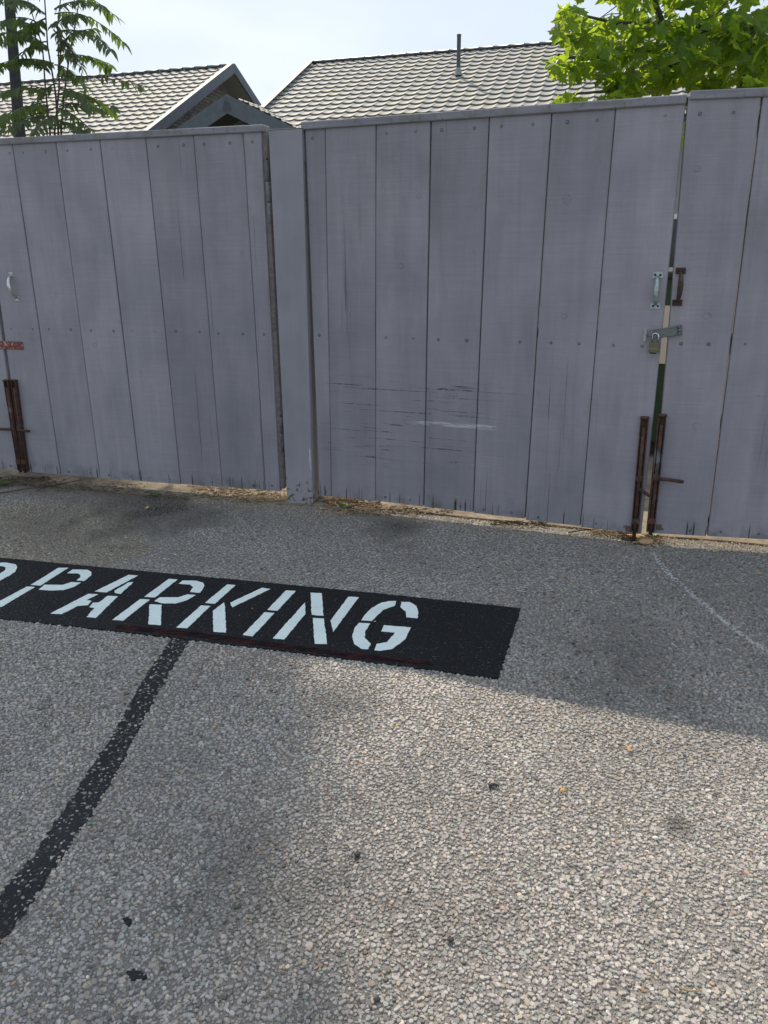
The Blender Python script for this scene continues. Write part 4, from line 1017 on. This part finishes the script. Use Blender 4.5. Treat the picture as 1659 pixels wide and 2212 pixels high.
# --- tall slim tree whose crown hangs above the picture and shades the left of the lot
R5 = random.Random(21)
tb = depth(42, 285, 10.2); tt = depth(20, 0, 10.2)
tall = empty('tall_tree', (tb.x, tb.y, 0), label='tall tree with a straight dark bare trunk rising out of the picture at left', cat='tree')
to = tall.location
MB().tube([Vector((0, 0, -.1)), Vector((0, 0, tb.z)), Vector((tt.x-to.x, 0, tt.z)), Vector((.15, 0, 6.8)), Vector((.5, 0, 9)), Vector((.8, 0, 11.5))], [.075, .066, .056, .05, .04, .02], 12).build('trunk', M['bark'], tall, smooth=True)
CG = Vector((-1.76, 1.35, 0)); cz = 9.6; cc = CG+TO_SUN*(cz/TO_SUN.z)
for j in range(14):
    th = j*2.4; z0 = 7.0+j*.28; e = cc+Vector((1.5*math.cos(th), 2.3*math.sin(th), (z0-9)*.9+R5.uniform(-.3, .5)))-to
    MB().tube([Vector((.2+.08*j*.3, 0, z0)), (Vector((.3, 0, z0))+e)/2+Vector((0, 0, .3)), e], [.03, .018, .006], 5).build('limb', M['bark'], tall)
hl = []
clumps = []
for j in range(300):
    while True:
        v = Vector((R5.uniform(-1, 1), R5.uniform(-1, 1), R5.uniform(-1, 1)))
        if v.length < 1: break
    clumps.append(cc+Vector((v.x*1.52, v.y*2.3, v.z*1.3)))
c2 = Vector((-2.6, 4.7, 0))+TO_SUN*(cz/TO_SUN.z)
for j in range(36): clumps.append(c2+Vector((R5.uniform(-1, 1), R5.uniform(-.8, .8), R5.uniform(-.8, .8))))
for c_ in clumps:
    for i in range(60):
        P = c_+Vector((R5.gauss(0, .17), R5.gauss(0, .17), R5.gauss(0, .15)))
        hl.append(orient(P, Vector((R5.uniform(-1, 1), R5.uniform(-1, 1), R5.uniform(-.9, .3))), R5.uniform(-1, 1), R5.uniform(.10, .17)))
place_leaves(tall, [leaflet_mesh(R5, M['high_leaf']) for _ in range(3)], hl, 0, M['high_leaf'])

# ------------------------------------------------------------------ litter at the foot of the gates
def litter(name, spots_, n, mat, lmin, lmax, label, z=.012, seed=3, wd=.0022, zj=.006):
    R = random.Random(seed); m = MB()
    for i in range(n):
        a = R.choice(spots_); c = gnd(a[0]+R.uniform(-1, 1)*a[2], a[1]+R.uniform(-1, 1)*a[3]); L = R.uniform(lmin, lmax); th = R.gauss(math.radians(-20), .8) if R.random() < .7 else R.uniform(0, 3.14); d = Vector((math.cos(th), math.sin(th), 0))*L/2
        s = Vector((-d.y, d.x, 0)).normalized()*wd*R.uniform(.5, 1.6); zz = z+R.uniform(0, zj); k = Vector((0, 0, R.uniform(-.3, .6)*L*.15)); hh = Vector((0, 0, wd*1.2))
        o0 = Vector((c.x, c.y, zz)); p = [o0-d-s, o0-d+s, o0+d+s*.6+k, o0+d-s*.6+k]; t = [o0-d+hh, o0+d+k+hh]
        m.add(p+t, [(0, 4, 5, 3), (4, 1, 2, 5), (0, 1, 4), (3, 5, 2), (0, 3, 2, 1)])
    props(m.build(name, mat), label, 'litter', kind='stuff')
litter('straw_litter', [(530, 1064, 90, 8), (500, 1058, 90, 7), (740, 1078, 40, 8), (530, 1077, 90, 9), (560, 1082, 60, 6), (760, 1098, 60, 9), (830, 1105, 100, 9), (1330, 1156, 50, 6), (1400, 1172, 30, 6), (740, 1085, 30, 5)], 1500, M['mulch'], .012, .055, 'dry tan straw and needles lying along the foot of the gates', seed=3)
litter('bark_litter', [(60, 1046, 80, 10), (200, 1058, 120, 9), (420, 1074, 120, 8), (760, 1092, 60, 8), (860, 1110, 120, 8), (1120, 1136, 60, 5), (1380, 1168, 40, 6), (50, 1040, 60, 6)], 1300, M['mulch_dark'], .006, .032, 'dark rotted bark crumbs along the gate foot', seed=4)
def grit(name, spots_, n, mat, label, seed):
    R = random.Random(seed); m = MB()
    for i in range(n):
        a = R.choice(spots_); c = gnd(a[0]+R.uniform(-1, 1)*a[2], a[1]+R.uniform(-1, 1)*a[3], .01); r = R.uniform(.0018, .005)
        pts = [(c.x+r*math.cos(t)*R.uniform(.7, 1.2), c.y+r*math.sin(t)*R.uniform(.7, 1.2), .009) for t in (0, 1.25, 2.5, 3.8, 5)]
        m.add(pts+[(c.x, c.y, .010+r*.9)], [(0, 1, 5), (1, 2, 5), (2, 3, 5), (3, 4, 5), (4, 0, 5)])
    props(m.build(name, mat), label, 'grit', kind='stuff')
grit('sand_grit', [(520, 1078, 110, 10), (800, 1102, 120, 9), (1000, 1122, 100, 8), (1150, 1137, 110, 8), (1320, 1157, 90, 7), (1500, 1172, 100, 7), (1600, 1183, 70, 8), (1400, 1165, 60, 8)], 2600, plain('sand_grains', (.46, .39, .29), .9, 0, .35, 120), 'coarse tan sand grains swept against the concrete pad', 6)

def dead_leaf(xp, yp, mat, size, label, z=.012, group='fallen leaves on the lot'):
    c = gnd(xp, yp); th = rnd.uniform(0, 6.28); m = MB(); n = 8; vs = [(0, 0, .002)]
    for i in range(n):
        t = 2*math.pi*i/n; r = size*(1 if i % 4 == 0 else .55)*rnd.uniform(.8, 1.1); vs.append((r*math.cos(t+th), r*math.sin(t+th), rnd.uniform(0, .25)*size))
    m.add(vs, [(0, 1+i, 1+(i+1) % n) for i in range(n)])
    props(m.build('fallen_leaf', mat), label, 'leaf', group).location = (c.x, c.y, z)
for q in [(318, 1101, 'yellow_leaf', .024, 'yellow leaf on the dark stain left of the post'), (1238, 1261, 'yellow_leaf', .011, 'tiny yellow leaf on shaded asphalt below the middle gate'), (1638, 1243, 'yellow_leaf', .015, 'yellow leaf near the right edge in the gate shade'),
          (1331, 1157, 'yellow_leaf', .017, 'bright yellow leaf beside the foot of the left drop bolt'), (1357, 1625, 'orange_leaf', .014, 'orange leaf crumb on the sunlit asphalt at right'), (810, 1348, 'yellow_leaf', .008, 'yellow petal between the N and the G'), (562, 1289, 'yellow_leaf', .008, 'yellow speck above the I of the word'),
          (1215, 1713, 'orange_leaf', .012, 'dull orange leaf crumb on the lower sunlit asphalt'), (545, 1320, 'yellow_leaf', .006, 'yellow speck on the K leg of the word'), (465, 1571, 'yellow_leaf', .006, 'yellow speck on the asphalt right of the black line'), (858, 1573, 'yellow_leaf', .007, 'pale yellow speck in the middle of the lit asphalt')]:
    dead_leaf(q[0], q[1], M[q[2]], q[3], q[4])
def weed(xp, yp, n, s, label):
    c = gnd(xp, yp); r = empty('weed', (c.x, c.y, .008), label=label, cat='weed')
    for i in range(n):
        th = i*2.4+.4; m = leaflet_mesh(R5, M['weed']); Mx = orient(Vector((.006*math.cos(th), .006*math.sin(th), .002)), Vector((math.cos(th), math.sin(th), .75)), 0, s*R5.uniform(.7, 1.2))
        o = link('weed_leaf', m, r, mat=Mx); o.scale.x *= 1.8
weed(745, 1102, 7, .042, 'small green weed growing beside the foot of the post')
weed(1407, 1163, 6, .035, 'tiny bright weed at the foot of the right drop bolt')
weed(332, 1075, 5, .035, 'small weed sprout under the left gate')
weed(6, 1052, 7, .05, 'weed tuft at the left edge by the gate foot')
def twig(pts, r, mat, label, name='twig'):
    P = [gnd(x, y)+Vector((0, 0, z)) for x, y, z in pts]; c = P[0].copy(); c.z = 0
    o = MB().tube([p-c for p in P], [r*(1-.5*i/(len(P)-1)) for i in range(len(P))], 7).build(name, mat); o.location = c; props(o, label, 'twig')
twig([(1228, 1155, .012), (1262, 1151, .018), (1295, 1147, .014), (1330, 1142, .012)], .004, M['mulch_dark'], 'thin dark twig lying under the middle gate')
twig([(1296, 1157, .01), (1286, 1145, .013), (1283, 1134, .012)], .004, M['mulch'], 'short tan twig crossing the dark one')
twig([(735, 1110, .012), (775, 1100, .018), (825, 1093, .014)], .005, M['mulch'], 'dry tan stick beside the weed at the post')
twig([(1466, 2141, .008), (1490, 2148, .009), (1516, 2146, .008)], .0030, M['mulch'], 'pale straw stalk on the asphalt at the lower right')
twig([(0, 1068, .01), (60, 1062, .02), (130, 1050, .014), (175, 1040, .012)], .004, M['mulch_dark'], 'long brown stem lying at the left gate foot')
twig([(1056, 1703, .008), (1066, 1701, .011), (1078, 1703, .008)], .006, M['dark_stone'], 'short black twig stub in the middle of the lit asphalt')
def stone(xp, yp, mat, s, label):
    c = gnd(xp, yp); bm = bmesh.new(); bmesh.ops.create_icosphere(bm, subdivisions=2, radius=1)
    for v in bm.verts: v.co = Vector((v.co.x*s*rnd.uniform(.85, 1.1), v.co.y*s*.75*rnd.uniform(.9, 1.1), v.co.z*s*.45*rnd.uniform(.9, 1.1)))
    me = bpy.data.meshes.new('loose_stone'); bm.to_mesh(me); bm.free(); me.materials.append(mat); o = link('loose_stone', me, loc=(c.x, c.y, .006+s*.25)); props(o, label, 'stone')
stone(1415, 1815, M['white_stone'], .008, 'white pebble on the sunlit asphalt at right'); stone(694, 1101, M['white_stone'], .010, 'white pebble in front of the post foot')
stone(772, 1851, M['dark_stone'], .009, 'black pebble in the lower middle of the lot'); stone(973, 2036, M['dark_stone'], .008, 'black chip near the bottom centre')
stone(1380, 1166, M['tan_stone'], .034, 'flat tan stone behind the left drop bolt foot'); stone(1395, 1176, M['tan_stone'], .040, 'broken tan stone between the two drop bolts'); stone(1360, 1162, M['tan_stone'], .022, 'small tan stone left of the drop bolt foot')
stone(836, 1104, M['white_stone'], .010, 'pale pebble in the dirt right of the post'); stone(484, 1073, M['white_stone'], .008, 'pale chip under the left gate'); stone(556, 1076, M['white_stone'], .008, 'pale chip left of the post')
stone(893, 1119, M['tan_stone'], .012, 'tan pebble on the dark stain below the middle gate'); stone(815, 2165, M['dark_stone'], .008, 'black pebble at the bottom edge')
print('objects', len(bpy.data.objects))
